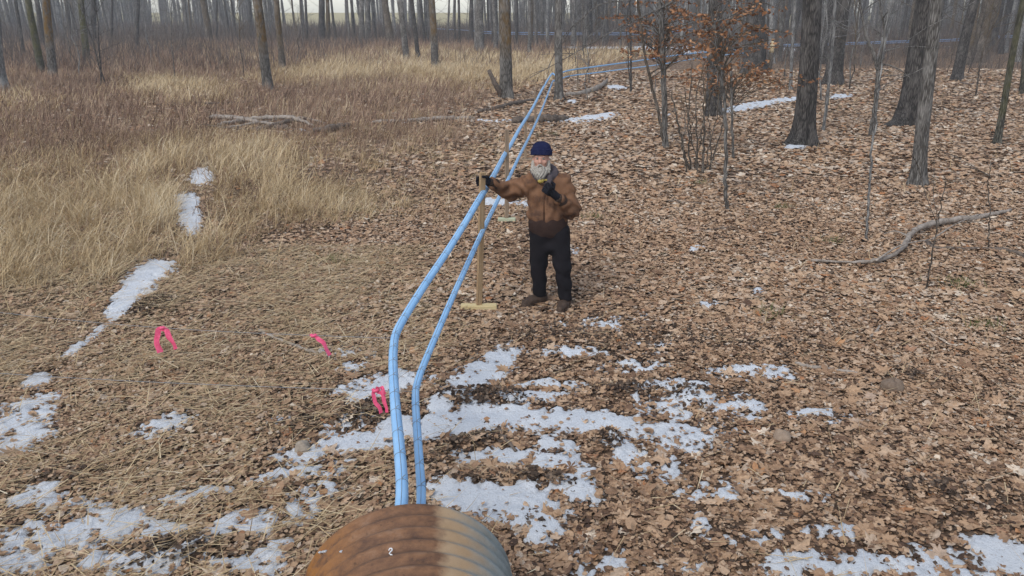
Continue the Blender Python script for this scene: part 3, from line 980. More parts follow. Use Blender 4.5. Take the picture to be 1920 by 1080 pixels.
for (bx, by, tx, wp, kd, lab) in TREES:
    kw = {}
    if wp > 24: kw = dict(flare=.75, roots=4)
    if bx == 1704: kw = dict(flare=.8, roots=4, root_dir=math.pi + .25, root_len=.42)
    if bx == 1507: kw = dict(flare=.8, roots=5, root_dir=math.pi + .4, root_len=.25)
    zv = 0.55 if (by < 80) else 0.0
    BASES[bx] = tree(bx, by, tx, wp, kd, lab, zvis=zv, **kw)

# background trunks: copies of six plain trees
FAR = []
for v in range(6):
    mb = MB(); g = np.random.default_rng(90 + v)
    hh = 13.0
    zz = np.linspace(-.2, hh, 12)
    cx = .10 * np.sin(zz * .5 + v); cy = .10 * np.cos(zz * .43 + 2 * v)
    mb.tube(np.stack([cx * np.clip(zz, 0, 1), cy * np.clip(zz, 0, 1), zz], -1), .16 * (1 - .55 * np.clip(zz, 0, hh) / hh) + .06 * np.exp(-np.clip(zz, 0, 9) / .3), 8, False, .08)
    for k in range(9):
        z = 2.2 + 10 * g.random()
        az = g.random() * 6.28
        limb(mb, (0, 0, z), (math.cos(az), math.sin(az), .3 + .6 * g.random()), .8 + 2 * g.random(), .03, 1, g, 4)
    FAR.append(mb.mesh("distant_tree", BARK[['grey', 'dark', 'grey', 'brown', 'pale', 'dark'][v]]))
rf = random.Random(5)
cnt = 0
for q in range(2000):
    if cnt >= 290: break
    Yq = rf.uniform(46, 118)
    px = rf.uniform(-120, 2040)
    # leave the bright gaps that the photo shows between the middle trunks
    if (540 < px < 720 or 815 < px < 895) and rf.random() < .80: continue
    if 720 < px < 1000 and rf.random() < .45: continue
    if Yq < 60 and 560 < px < 1320: continue
    if px < 560 and (Yq < 85 or rf.random() < .55): continue
    X_ = (px - CXP) / FPX * (Yq * CP + CAMH * SP)
    o = link("distant_tree", FAR[q % 6], None, (X_, Yq, gz1(X_, Yq)))
    o.rotation_euler = (rf.uniform(-.04, .04), rf.uniform(-.05, .05), rf.uniform(0, 6.28))
    s = rf.uniform(.5, 1.5)
    o.scale = (s, s, rf.uniform(.85, 1.1))
    tag(o, "distant bare trunk in the hazy back rows of the woods", "tree", "bare trunks in the back rows of the woods")
    cnt += 1

# the mass of woods behind, which reads only as a grey screen
woods = MB(); g = np.random.default_rng(11)
for q in range(1500):
    Yq = g.uniform(115, 175); px = g.uniform(-250, 2170)
    if (560 < px < 720 or 818 < px < 900) and g.random() < .93: continue
    if 720 < px < 960 and g.random() < .6: continue
    if px < 560 and Yq < 140 and g.random() < .45: continue
    X_ = (px - CXP) / FPX * Yq
    z0 = gz1(X_, Yq)
    r = g.uniform(.08, .28)
    ln = g.normal(0, .04)
    woods.tube([(X_, Yq, z0 - .2), (X_ + ln * 5, Yq, z0 + 5), (X_ + ln * 11, Yq, z0 + 11)], [r * 1.15, r * .85, r * .4], 5, False)
    for k in range(5):
        z = g.uniform(.8, 6); a = g.random() * 6.28; L = g.uniform(.6, 2.4)
        woods.tube([(X_ + ln * z, Yq, z0 + z), (X_ + ln * z + math.cos(a) * L, Yq + math.sin(a) * L, z0 + z + L * g.uniform(-.1, .9))], [.04, .015], 3, False)
for q in range(1300):
    px = g.uniform(-250, 2170)
    if 545 < px < 960 and g.random() < .9: continue
    Yq = g.uniform(85, 150); X_ = (px - CXP) / FPX * Yq; z0 = gz1(X_, Yq)
    r = g.uniform(.02, .06); ln = g.normal(0, .10); hh = g.uniform(3, 9)
    woods.tube([(X_, Yq, z0 - .2), (X_ + ln * hh * .5, Yq, z0 + hh * .5), (X_ + ln * hh * 1.2, Yq, z0 + hh)], [r, r * .8, r * .3], 4, False)
    for k in range(4):
        z = g.uniform(.6, hh * .8); a = g.random() * 6.28; L = g.uniform(.6, 2.0)
        woods.tube([(X_ + ln * z, Yq, z0 + z), (X_ + ln * z + math.cos(a) * L, Yq + math.sin(a) * L, z0 + z + L * g.uniform(.1, 1.2))], [.025, .012], 3, False)
tag(woods.build("far_woods", BARK['grey']), "grey mass of bare woods far behind, reading as one screen", "woods", kind='stuff')


# ------------------------------------------------------------------ saplings with their own curved stems
def px_path(Yc, pts):
    return np.array([AtY(a, b, Yc) for a, b in pts])


def sapling(name, base_px, pts, w0, w1, kind, label, cat="sapling", ext=2.0, twigs=8, seed=1, group=None, leaf_spots=None, extra=()):
    b = Gg(*base_px)
    Yc = b[1]
    P = px_path(Yc, [base_px] + pts)
    P[0] = (b[0], Yc, gz1(b[0], Yc) - .08)
    d = P[-1] - P[-2]; d /= np.linalg.norm(d)
    P = np.concatenate([P, [P[-1] + (d + [0, 0, .5]) * ext * .5, P[-1] + (d + [0, 0, 1]) * ext]])
    S = spline(P, 7)
    g = np.random.default_rng(seed)
    S[2:-1] += g.normal(0, .008, (len(S) - 3, 3))
    k = Yc * CP / FPX
    root = empty(name, b, label, cat, group)
    rad = np.linspace(w0 * k / 2, w1 * k / 2, len(S)); rad[0] *= 1.5; rad[1] *= 1.15
    mb = MB(); mb.tube(S - b, rad, 9, True, .10)
    mb.build("trunk", BARK[kind], root)
    tw = MB()
    ends = []
    for q in range(twigs):
        t = g.integers(len(S) // 3, len(S) - 1)
        az = g.random() * 6.28
        L = g.uniform(.4, 1.3)
        dd = np.array([math.cos(az), math.sin(az), g.uniform(.1, .8)]); dd /= np.linalg.norm(dd)
        pts2 = [S[t] - b]
        for z in range(4):
            dd = dd + g.normal(0, .18, 3); dd /= np.linalg.norm(dd)
            pts2.append(pts2[-1] + dd * L / 4)
        tw.tube(pts2, np.linspace(max(rad[t] * .5, .004), .003, 5), 4, False)
        ends.append(pts2)
    for ex in extra:
        E = px_path(Yc + ex[2], ex[0])
        E = spline(np.concatenate([[S[np.argmin(np.abs(S[:, 2] - E[0][2] - .12))]], E]), 6) - b
        tw.tube(E, np.linspace(ex[1] * k / 2, ex[1] * k / 5, len(E)), 5, False)
        for z in range(3, len(E) - 1, 3):
            dd = (E[z + 1] - E[z]); dd /= np.linalg.norm(dd)
            dd = dd + g.normal(0, .6, 3); dd /= np.linalg.norm(dd)
            tw.tube([E[z], E[z] + dd * .35, E[z] + dd * .6 + g.normal(0, .06, 3)], [ex[1] * k / 4, .005, .003], 4, False)
    if twigs or extra: tw.build("branches", BARK[kind], root)
    if leaf_spots:
        lx = []; sh = MB()
        near = base_px[0] == 1366
        for (cx, cy, rx, ry, n, dy) in leaf_spots:
            for q in range(max(3, int(n / (4.5 if not near else 10)))):
                u, v = g.normal(0, .85, 2)
                e = AtY(cx + u * rx, cy + v * ry, Yc + dy + g.normal(0, .5)) - b
                t = np.argmin(np.abs(S[:, 2] - b[2] - (e[2] - .2 - .3 * g.random())))
                a_ = S[t] - b
                mid = (a_ + e) / 2 + np.array([0, 0, .10 + .1 * g.random()]) + g.normal(0, .06, 3)
                tip = e + (e - mid) * .4 + [0, 0, -.03]
                P_ = spline([a_, mid, e, tip], 6)
                sh.tube(P_, np.linspace(.008, .002, len(P_)), 4, False)
                m = int(9 + 7 * g.random())
                tt = .35 + .65 * g.random(m)
                pts = np.stack([np.interp(tt, np.linspace(0, 1, len(P_)), P_[:, z]) for z in range(3)], 1)
                lx.append(pts + g.normal(0, .035, (m, 3)) * [1.4, 1.4, .7] - [0, 0, .02])
        lx = np.concatenate(lx); n = len(lx)
        V, F, t = flakes(oval(6), lx[:, 0], lx[:, 1], lx[:, 2], (.055 if near else .075) + .03 * g.random(n), g.random(n), .75, .5)
        link("leaves", np_mesh("leaves", V, F, M_BEECH, False, t), root)
        sh.build("shoots", BARK['brown'], root)
    return root


sapling("beech_sapling", (1248, 277), [(1246, 200), (1243, 120), (1240, 40), (1238, 0)], 12, 8, 'grey', "grey young beech holding rusty leaves, left of the shrub clump", seed=2, twigs=8,
        leaf_spots=[(1300, 15, 50, 16, 75, .3), (1200, 45, 35, 16, 55, 0), (1225, 78, 30, 16, 50, .2), (1285, 75, 50, 12, 80, -.2), (1300, 100, 30, 10, 40, .2), (1160, 20, 30, 16, 24, .3), (1275, 45, 40, 16, 50, .2), (1230, 110, 26, 10, 30, 0), (1210, 95, 20, 12, 26, 0), (1255, 20, 30, 14, 40, 0)],
        extra=[([(1240, 15), (1175, 45), (1103, 85), (1050, 115), (993, 146)], 3, -.2), ([(1180, 0), (1127, 8), (1090, 35), (1057, 68), (1040, 100), (1025, 132)], 3, .1)])
sapling("leaning_sapling", (1247, 277), [(1236, 220), (1225, 170), (1212, 115), (1203, 60)], 6.5, 4, 'brown', "thin brown sapling leaning left from the young beech's foot", seed=3, twigs=6)
sapling("beech_sapling", (1366, 393), [(1359, 350), (1361, 290), (1358, 200), (1350, 120), (1339, 50), (1334, 20)], 8, 4, 'grey', "slim grey curved beech nearest the camera with rusty leaves above", seed=4, twigs=9,
        leaf_spots=[(1370, 40, 50, 20, 90, .3), (1395, 65, 45, 14, 90, .4), (1425, 25, 30, 14, 50, .5), (1340, 70, 30, 18, 55, 0), (1375, 100, 40, 14, 65, .2), (1320, 30, 30, 14, 45, 0), (1400, 85, 40, 10, 55, .4), (1360, 15, 40, 12, 40, .2), (1345, 95, 30, 12, 40, .2), (1385, 130, 30, 10, 30, .3)])
sapling("beech_sapling", (1376, 298), [(1373, 240), (1372, 180), (1370, 100), (1368, 30)], 5.5, 3.5, 'grey', "straight thin grey beech behind the curved one, low rusty leaves", seed=5, twigs=6,
        leaf_spots=[(1350, 150, 45, 9, 55, .6), (1410, 145, 45, 10, 65, .6), (1440, 130, 30, 8, 35, .8), (1320, 160, 30, 9, 35, .3), (1425, 158, 40, 7, 35, .6), (1300, 140, 26, 10, 26, .3)])
sapling("slim_sapling", (1543, 246), [(1551, 190), (1557, 130), (1562, 70), (1566, 0)], 6, 4.5, 'pale', "slim pale sapling before the dark right leaning trunk", seed=6, twigs=5)
sapling("forked_sapling", (1632, 256), [(1639, 215), (1645, 165), (1646, 130), (1636, 95), (1624, 62)], 10, 3, 'grey', "forked grey sapling between the big trunks on the right", seed=7, twigs=6,
        extra=[([(1646, 130), (1652, 100), (1659, 70), (1655, 35), (1648, 0)], 7, 0)])
sapling("slim_sapling", (1626, 452), [(1628, 380), (1633, 300), (1641, 230), (1646, 180)], 5.5, 2.5, 'pale', "thinnest pale sapling standing alone before the forked one", seed=8, twigs=5, ext=.6)
sapling("slim_sapling", (1183, 172), [(1183, 120), (1182, 60), (1181, 5)], 4, 3, 'dark', "thin dark sapling rising beside the blue pipes at the back", seed=9, twigs=5)
sapling("slim_sapling", (1735, 545), [(1743, 510), (1748, 470), (1757, 425)], 4, 2, 'brown', "short brown twig like sapling beyond the fallen forked limb", seed=10, twigs=4, ext=.25)
sapling("slim_sapling", (1855, 470), [(1854, 440), (1856, 400), (1853, 360)], 3, 1.5, 'brown', "knee high brown seedling by the dark fallen bough", seed=12, twigs=3, ext=.2)

# thin bare saplings between the trunks, three plain kinds copied
SAP = []
for v in range(4):
    g = np.random.default_rng(300 + v); mb = MB()
    hh = 4.5
    zz = np.linspace(-.1, hh, 12)
    P_ = np.stack([np.cumsum(g.normal(0, .05, 12)), np.cumsum(g.normal(0, .05, 12)), zz], -1); P_ -= P_[1] * [1, 1, 0]
    mb.tube(P_, np.linspace(.026, .008, 12), 6, True, .1)
    for k in range(16):
        q = g.integers(2, 11); az = g.random() * 6.28
        limb(mb, P_[q], (math.cos(az), math.sin(az), .5 + .7 * g.random()), .5 + 1.1 * g.random(), .010, 1, g, 4)
    SAP.append(mb.mesh("thin_sapling", BARK[['grey', 'dark', 'brown', 'pale'][v]]))
rs = random.Random(9); cnt = 0
for q in range(400):
    if cnt >= 46: break
    Yq = rs.uniform(24, 62); px = rs.choice([rs.uniform(1060, 1930), rs.uniform(1060, 1930), rs.uniform(-20, 560)])
    if Yq < 30 and px < 560: continue
    X_ = (px - CXP) / FPX * (Yq * CP + CAMH * SP)
    o = link("thin_sapling", SAP[q % 4], None, (X_, Yq, gz1(X_, Yq)))
    o.rotation_euler = (rs.uniform(-.08, .08), rs.uniform(-.08, .08), rs.uniform(0, 6.28)); sx = rs.uniform(.7, 1.3); o.scale = (sx, sx, sx)
    tag(o, "thin bare twiggy sapling growing between the larger trunks", "sapling", "thin bare saplings between the trunks"); cnt += 1

# multi-stemmed shrub in the middle right
sb = Gg(1306, 322)
shrub = empty("bare_shrub", sb, "many stemmed bare shrub growing among leaves right of the young beech", "shrub")
stems = [([(1292, 322), (1278, 265), (1268, 215), (1258, 172)], 6), ([(1295, 322), (1292, 260), (1293, 190), (1300, 110)], 4), ([(1306, 323), (1307, 260), (1305, 190), (1320, 120)], 4), ([(1318, 326), (1319, 280), (1321, 220), (1318, 150)], 6),
         ([(1326, 330), (1338, 290), (1352, 245), (1362, 200)], 4), ([(1330, 322), (1334, 270), (1328, 215), (1332, 160)], 3), ([(1288, 320), (1281, 280), (1285, 230), (1278, 180)], 3), ([(1312, 322), (1300, 270), (1290, 220), (1284, 160)], 3),
         ([(1322, 324), (1330, 270), (1345, 210), (1350, 150)], 3), ([(1300, 321), (1312, 270), (1318, 225), (1330, 180)], 3)]
gq = np.random.default_rng(21)
for q, (pts, wd) in enumerate(stems):
    Yc = sb[1] + gq.normal(0, .12)
    P = spline(px_path(Yc, pts), 6) - sb
    P[0][2] = -.06
    P[1:] += gq.normal(0, .012, (len(P) - 1, 3))
    kk = sb[1] * CP / FPX
    mb = MB(); mb.tube(P, np.linspace(wd * kk / 2, wd * kk / 5, len(P)), 6, True, .1)
    for z in range(6, len(P) - 1, 3):
        dd = P[z + 1] - P[z]; dd /= np.linalg.norm(dd); dd = dd + gq.normal(0, .45, 3); L = gq.uniform(.15, .5)
        mb.tube([P[z], P[z] + dd * L * .5, P[z] + dd * L + gq.normal(0, .03, 3)], [.006, .004, .002], 4, False)
    mb.build("stem", BARK['brown'], shrub)


# ------------------------------------------------------------------ fallen wood, sticks, stones, stumps
def fallen(name, pts, w, mat, label, cat, lift=.5, sides=10, sub=(), seed=3, dark=None):
    """pts: pixels along it with lift (in radii) above the ground"""
    g = np.random.default_rng(seed)
    c = Gg(*pts[len(pts) // 2][:2])
    ws = resample(w, len(pts)) if not np.isscalar(w) else np.full(len(pts), w)
    P = []
    rr = []
    for (q, wd) in zip(pts, ws):
        p = Gg(q[0], q[1]); r = wd * (p[1] * CP + CAMH * SP) / FPX / 2
        lf = q[2] if len(q) > 2 else lift
        p[2] = gz1(p[0], p[1]) + r * lf + (.02 if p[1] < 12 else .03)
        P.append(p); rr.append(r)
    S = spline(P, 6)
    S[1:-1] += g.normal(0, 1, (len(S) - 2, 3)) * np.mean(rr) * .26
    mb = MB(); mb.tube(S - c, resample(rr, len(S)) * (1 + .16 * g.normal(0, 1, len(S)).clip(-1.5, 1.5)), sides, True, .22)
    root = mb.build(name, mat, None, c)
    tag(root, label, cat)
    for (q0, q1, wd) in sub:
        a = Gg(*q0); e = Gg(*q1); kk = a[1] * CP / FPX
        a[2] = gz1(a[0], a[1]) + .10; e[2] = gz1(e[0], e[1]) + .10
        m = (a + e) / 2 + g.normal(0, .05, 3); m[2] = (a[2] + e[2]) / 2 + .04
        mb = MB(); mb.tube(spline([a - c, m - c, e - c], 5), np.linspace(wd * kk / 2, wd * kk / 5, 11), 6, True, .1)
        mb.build("side_branch", mat, root)
    return root


fallen("fallen_limb", [(1520, 494, 1.6), (1610, 498, 1.6), (1655, 494, 1.4), (1692, 474, 1.6), (1704, 452, 2.2), (1738, 434, 2.2), (1790, 421, 1.4), (1850, 411, 1.2), (1893, 399, 1.4)], [4, 6, 8, 8, 10, 10, 9, 5], M_LOGP, "crooked pale grey fallen limb with a fork lying on the leaves at right", "branch",
       sub=[((1640, 503), (1745, 462), 5), ((1745, 462), (1835, 414), 4), ((1700, 456), (1655, 452), 4)])
fallen("fallen_bough", [(1735, 458), (1752, 468), (1800, 470), (1845, 470), (1880, 472), (1925, 486)], [8, 6, 5, 5, 7, 8], M_LOG, "thin dark fallen bough running off the right edge", "branch")
fallen("fallen_log", [(1062, 181), (1090, 178), (1115, 172), (1132, 163, 1.5), (1138, 155, 2.5)], [7, 9, 9, 7, 4], M_LOGP, "grey fallen log beside the pipe corner tree's foot", "log")
fallen("fallen_log", [(895, 212), (930, 206), (965, 197), (1000, 190), (1030, 184)], [6, 8, 7, 6, 4], M_LOG, "brown fallen log running behind the pipes towards the corner tree", "log")
fallen("fallen_log", [(960, 231), (1000, 229), (1040, 229), (1064, 226)], [12, 16, 15, 9], M_LOG, "short dark rotten log crossing under both blue pipes", "log")
fallen("fallen_log", [(700, 232), (780, 229), (850, 226), (890, 225)], [6, 9, 9, 6], M_LOGP, "long thin grey pole lying left of the rotten log", "log")
fallen("broken_log", [(395, 226), (430, 230), (480, 237), (540, 243)], [5, 8, 7, 4], M_LOGP, "pale broken log on the left end of the brush pile", "log", lift=2.0)
fallen("broken_log", [(455, 234), (500, 234), (550, 236), (588, 243)], [5, 7, 8, 4], M_LOGP, "pale broken log crossing the right end of the brush pile", "log", lift=3.2, seed=8)
fallen("broken_log", [(470, 246), (520, 244), (560, 246)], [8, 10, 5], M_LOG, "dark rotten log underneath the pale broken ones", "log", seed=9)
for (pts_, wd_, lab_, sd_) in (([(400, 222), (450, 229), (505, 228)], [3, 5, 3], "thin grey branch lying topmost on the brush pile's left half", 31), ([(430, 246), (480, 240), (530, 228)], [4, 5, 2], "thin grey branch slanting up over the middle of the brush pile", 32),
                          ([(480, 226), (530, 231), (570, 229), (612, 236)], [3, 5, 4, 2], "thin forked grey branch reaching past the brush pile's right end", 33), ([(380, 240), (420, 247), (468, 250)], [3, 4, 3], "thin dark branch low in front of the brush pile", 34)):
    fallen("brush_branch", pts_, wd_, M_LOGP if sd_ < 34 else M_LOG, lab_, "branch", lift=3.0, sides=6, seed=sd_)
fallen("broken_log", [(410, 240), (440, 236), (470, 231)], [6, 7, 4], M_LOGP, "short pale broken piece at the left foot of the brush pile", "log", lift=1.5, seed=14)
fallen("broken_log", [(500, 246), (540, 240), (575, 231)], [5, 8, 5], M_LOG, "dark rotten piece slanting up across the brush pile", "log", lift=2.5, seed=15)
fallen("broken_log", [(590, 252), (625, 248), (655, 240)], [9, 13, 8], M_LOG, "dark stubby rotten log right of the brush pile", "log", lift=1.0, seed=16)
fallen("fallen_branch", [(275, 102), (287, 92, 3), (303, 84, 5), (325, 80, 6)], [4, 4, 3, 2], M_LOG, "dark fallen branch arching out of the left grass", "branch")
fallen("fallen_branch", [(365, 195), (400, 196), (440, 195), (470, 192)], [3, 4, 3, 2], M_LOG, "thin dark branch on the grass above the brush pile", "branch")
fallen("fallen_stick", [(486, 623), (520, 640), (560, 655), (597, 668)], [5, 6, 6, 5], M_LOGP, "pale straight stick on the ground below the second pink ribbon", "stick")
fallen("fallen_stick", [(1490, 686), (1520, 693), (1560, 698), (1608, 704)], [7, 7, 6, 4], M_LOGP, "grey stick lying by the dark clod at lower right", "stick")
fallen("fallen_stick", [(935, 812), (950, 832), (968, 852)], [7, 7, 6], M_LOG, "short dark stick pointing into the snow band", "stick")
fallen("fallen_stick", [(1630, 636), (1640, 628), (1650, 615)], [5, 5, 4], M_LOGP, "small pale grey stick alone in the right leaves", "stick")
fallen("fallen_branch", [(1800, 158), (1830, 160), (1850, 160)], [4, 3, 2], M_LOG, "thin bough at the foot of the strongly leaning dark trunk", "branch")
fallen("fallen_branch", [(1300, 437), (1345, 432), (1378, 428)], [2.5, 3, 2], M_LOG, "thin dark twig on the leaves behind the man's right", "stick")
fallen("fallen_branch", [(1250, 380), (1285, 383), (1320, 384)], [3, 4, 2], M_LOG, "dark twig on leaves left of the slim curved beech", "stick")


def stone(px, py, wpx, hpx, label, mat=M_STONE, name="stone", seed=1, cat="stone"):
    g = np.random.default_rng(seed)
    p = Gg(px, py)
    k = np.linalg.norm(p - [0, 0, CAMH]) / FPX
    u = np.linspace(0, np.pi, 13); v = np.linspace(0, 2 * np.pi, 20, endpoint=False)
    V = []
    ph = g.random(6) * 6.28
    for a in u:
        for b in v:
            d = np.array([math.sin(a) * math.cos(b), math.sin(a) * math.sin(b), math.cos(a)])
            d = np.sign(d) * np.abs(d) ** .8
            r = 1 + .09 * math.sin(2 * b + ph[0] + a) + .07 * math.sin(3 * b + ph[1] - 2 * a) + .05 * math.sin(5 * a + ph[2] + b)
            V.append(d * r * [wpx * k / 2, wpx * k / 2.2, hpx * k / 1.7])
    nu, nv = len(u), len(v)
    i, j = np.meshgrid(np.arange(nu - 1), np.arange(nv), indexing='ij')
    Q = np.stack([i * nv + j, (i + 1) * nv + j, (i + 1) * nv + (j + 1) % nv, i * nv + (j + 1) % nv], -1).reshape(-1, 4)
    o = link(name, np_mesh(name, np.array(V), [Q], mat), None, (p[0], p[1], p[2] + hpx * k * .25))
    return tag(o, label, cat)


stone(568, 846, 28, 22, "rounded tan stone resting on the snow left of the blue pipes")
stone(1672, 732, 34, 24, "brown squat stone among leaves at lower right", mat_simple("brown_stone", (.16, .115, .085), (.26, .20, .15), 20, .9, .1, .4), seed=4)
stone(1466, 826, 30, 22, "flat topped tan stone in leaves right of the snow band", mat_simple("tan_stone", (.26, .19, .14), (.36, .28, .21), 20, .9, .1, .4), seed=6)
stone(1022, 0 + 280, 3, 2, "x") if False else None

# snapped stump with a pale fresh break
p = Gg(1441, 137)
st = empty("snapped_stump", p, "snapped thin stump with a pale freshly broken top beside the thickest trunk", "stump")
kk = p[1] * CP / FPX
mb = MB(); mb.tube([(0, 0, -.1), (0, 0, .05), (.01, 0, .5), (.02, 0, 1.0)], [6 * kk, 5 * kk, 4.6 * kk, 4.4 * kk], 10, True, .1); mb.build("trunk", BARK['brown'], st)
mb = MB(); mb.tube([(.02, 0, .98), (.03, 0, 1.2), (.04, .0, 1.42), (.0, .0, 1.62)], [4.2 * kk, 4.6 * kk, 3.6 * kk, .5 * kk], 9, True, .3); mb.build("splintered_top", M_FRESH, st)
# leaning dead stub by the central trunk
a = Gg(947, 186)
P = np.array([Gg(944, 184), AtY(930, 160, a[1]), AtY(916, 131, a[1])])
o = MB(); o.tube(spline(P, 5) - P[0], resample([.11, .09, .06], 11), 8, True, .2)
tag(o.build("dead_stub", M_LOG, None, P[0]), "broken dead stub leaning left against the foot of the big central trunk", "stub")

# green tufts
for (px, py, s, lab) in ((1110, 410, 1.0, "bright green grass tuft on the leaves right of the man's elbow"), (668, 396, 1.3, "green tuft at the edge of the dry grass left of the pipes"), (1800, 536, 1.5, "mossy yellow green tuft under the dark fallen bough"),
                         (1556, 455, 1.1, "dull green tuft left of the thinnest pale sapling"), (1442, 592, 1.0, "grey green tuft in leaves below the fallen limb's tip"), (1312, 346, .8, "dark green tuft below the bare shrub"), (1030, 254, 1.5, "yellow green moss tuft behind the man's hat"),
                         (632, 492, 1.4, "green tuft among leaves above the second pink ribbon"), (1840, 614, 1.2, "faint green tuft lowest at the right edge"), (1468, 392, .9, "pale green tuft right of the slim curved beech")):
    p = Gg(px, py); g = np.random.default_rng(int(px)); n = int(60 * s)
    x = g.normal(0, .10 * s, n); y = g.normal(0, .06 * s, n)
    V, T, Qd, t = blades(x, y, np.zeros(n), .06 + .09 * g.random(n), np.full(n, .007), g.random(n) * 6.28, np.abs(g.normal(.5, .4, n)), g.random(n) * .8, np.clip(g.normal(.5, .25, n), 0, 1), 2)
    tag(link("grass_tuft", np_mesh("grass_tuft", V, [T, Qd], M_GREEN, False, t), None, p + [0, 0, .015]), lab, "grass tuft", "green tufts among the leaves")

# ------------------------------------------------------------------ blue pipes
def solve_path(pix, prof):
    """pixels + height profile over distance -> points in space"""
    ys = [a for a, _ in prof]; zs = [b for _, b in prof]
    out = []
    for (px, py) in pix:
        lo, hi = ys[0], ys[-1]
        for _ in range(60):
            m = (lo + hi) / 2
            if AtY(px, py, m)[2] > np.interp(m, ys, zs): lo = m
            else: hi = m
        out.append(AtY(px, py, (lo + hi) / 2))
    return np.array(out)


PIX_U = [(757, 940), (749.5, 847), (742, 773), (738, 714), (736.5, 670), (740, 627), (763, 587), (797, 533), (840, 470), (873, 417), (898, 374), (914, 350), (927, 327), (947, 288), (958, 272), (973, 243), (990, 217), (1002, 197), (1015, 170), (1028, 148), (1036, 136)]
PIX_L = [(792, 942), (787, 877), (782, 806), (779, 758), (779, 729), (788, 699), (806, 656), (827, 607), (853, 547), (873, 503), (897, 450), (917, 408), (938, 366), (960, 322), (974, 292), (996, 250), (1017, 204), (1028, 174), (1038, 148)]
PU = solve_path(PIX_U, [(2.3, .85), (3, .82), (5.0, .74), (7.3, 1.27), (10.8, 1.0), (20, .86), (29.2, .74)])
PL = solve_path(PIX_L, [(2.3, .68), (3, .67), (4.4, .62), (7.3, .88), (10.8, .66), (20, .58), (29.2, .52)])
tc = BASES[1048][1]


def tail(P, pix, z0, z1, y1):
    ys = [P[-1][1], y1]
    return solve_path(pix, [(P[-1][1] - 2, z0), (y1, z1)])


TU = tail(PU, [(1059, 132.5), (1123, 124), (1190, 115), (1233, 108.5), (1273, 103), (1330, 97), (1400, 92)], .74, .95, 60)
TL = tail(PL, [(1059, 143), (1113, 137), (1147, 132.5), (1233, 122), (1290, 112), (1340, 105), (1400, 99)], .52, .72, 60)
ci, si = None, None


def inside(P, dz):
    """run on into the culvert"""
    d = P[0] - P[1]; d /= np.linalg.norm(d); d[2] = 0
    d = np.array([.05, -1, 0]); d /= np.linalg.norm(d)
    return np.array([P[0] + d * 2.6, P[0] + d * 1.2])


def corner(a, b):
    """pass round the back of the corner tree"""
    q = (a + b) / 2
    q[1] = max(tc[1] + .32, q[1])
    return q


def pipe_path(P, T, dz):
    back = np.array([tc[0] - .1, tc[1] + .30, (P[-1][2] + T[0][2]) / 2])
    c = np.concatenate([inside(P, dz), P, [back], T])
    # light rounding of the corners only
    out = []
    for k in range(len(c) - 1):
        for t in np.linspace(0, 1, 6, endpoint=False): out.append(c[k] + (c[k + 1] - c[k]) * t)
    out.append(c[-1]); out = np.array(out)
    for _ in range(5):
        out[1:-1] = out[1:-1] * .5 + (out[:-2] + out[2:]) * .25
    return out


def make_pipe(P, T, rad, label, dz):
    S = pipe_path(P, T, dz)
    c = S[0].copy()
    mb = MB(); mb.tube(S - c, rad, 14, True)
    o = mb.build("sap_pipe", M_BLUE, None, c)
    tag(o, label, "pipe", "blue sap pipes")
    up = np.array([0, 0, 1.0])
    w_ = MB(); w_.tube(S - c + up * (rad + .001), .0012, 5, True); w_.build("support_wire", M_WIRE, o)
    L = np.concatenate([[0], np.cumsum(np.linalg.norm(np.diff(S, axis=0), axis=1))])
    s0 = L[np.argmax(S[:, 1] > P[0][1])] + .10
    k = 0
    while s0 < L[-1] and k < 34:
        q = np.array([np.interp(s0, L, S[:, a]) for a in range(3)])
        q2 = np.array([np.interp(s0 + .02, L, S[:, a]) for a in range(3)])
        if q[1] > 8.5: break
        t = (q2 - q) / np.linalg.norm(q2 - q)
        u = np.cross(t, up); u /= np.linalg.norm(u); v = np.cross(u, t)
        a = np.linspace(0, 2 * np.pi, 15)
        ring = q + (np.cos(a) * (rad + .0018))[:, None] * u + (np.sin(a) * (rad + .0018))[:, None] * v + (np.linspace(-.006, .006, 15))[:, None] * t
        tb = MB(); tb.tube(ring - c, .0012, 5, True)
        e = q + v * (rad + .004)
        tb.tube([e - c, e - c + u * .012 + v * .008 + t * .006, e - c + u * .02 + v * .004 + t * .018], [.002, .0018, .0014], 5, True)
        tb.build("wire_tie", M_WIRE, o)
        s0 += .21 + .05 * random.random(); k += 1
    return o, S


pu, SU = make_pipe(PU, TU, .030, "upper and thicker blue sap pipe, left one where it leaves the culvert", .0)
pl, SL = make_pipe(PL, TL, .024, "lower and thinner blue sap pipe, right one where it leaves the culvert", .0)


def far_line(pix, prof, rad, label):
    P = solve_path(pix, prof); S = spline(P, 4)
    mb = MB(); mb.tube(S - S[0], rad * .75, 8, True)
    tag(mb.build("sap_line", M_BLUEF, None, S[0]), label, "pipe", "far blue sap lines")


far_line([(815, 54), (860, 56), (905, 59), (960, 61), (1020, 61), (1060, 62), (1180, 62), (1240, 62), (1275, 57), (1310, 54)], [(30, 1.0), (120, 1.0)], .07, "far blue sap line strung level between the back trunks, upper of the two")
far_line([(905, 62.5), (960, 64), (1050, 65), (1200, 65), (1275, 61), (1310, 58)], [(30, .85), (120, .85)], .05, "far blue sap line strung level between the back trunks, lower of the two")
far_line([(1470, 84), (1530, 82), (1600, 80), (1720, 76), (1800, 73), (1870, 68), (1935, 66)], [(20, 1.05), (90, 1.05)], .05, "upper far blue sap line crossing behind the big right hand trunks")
far_line([(1470, 87), (1530, 85), (1600, 83), (1720, 79), (1800, 76), (1870, 71), (1935, 69)], [(20, .93), (90, .93)], .04, "lower far blue sap line crossing behind the big right hand trunks")

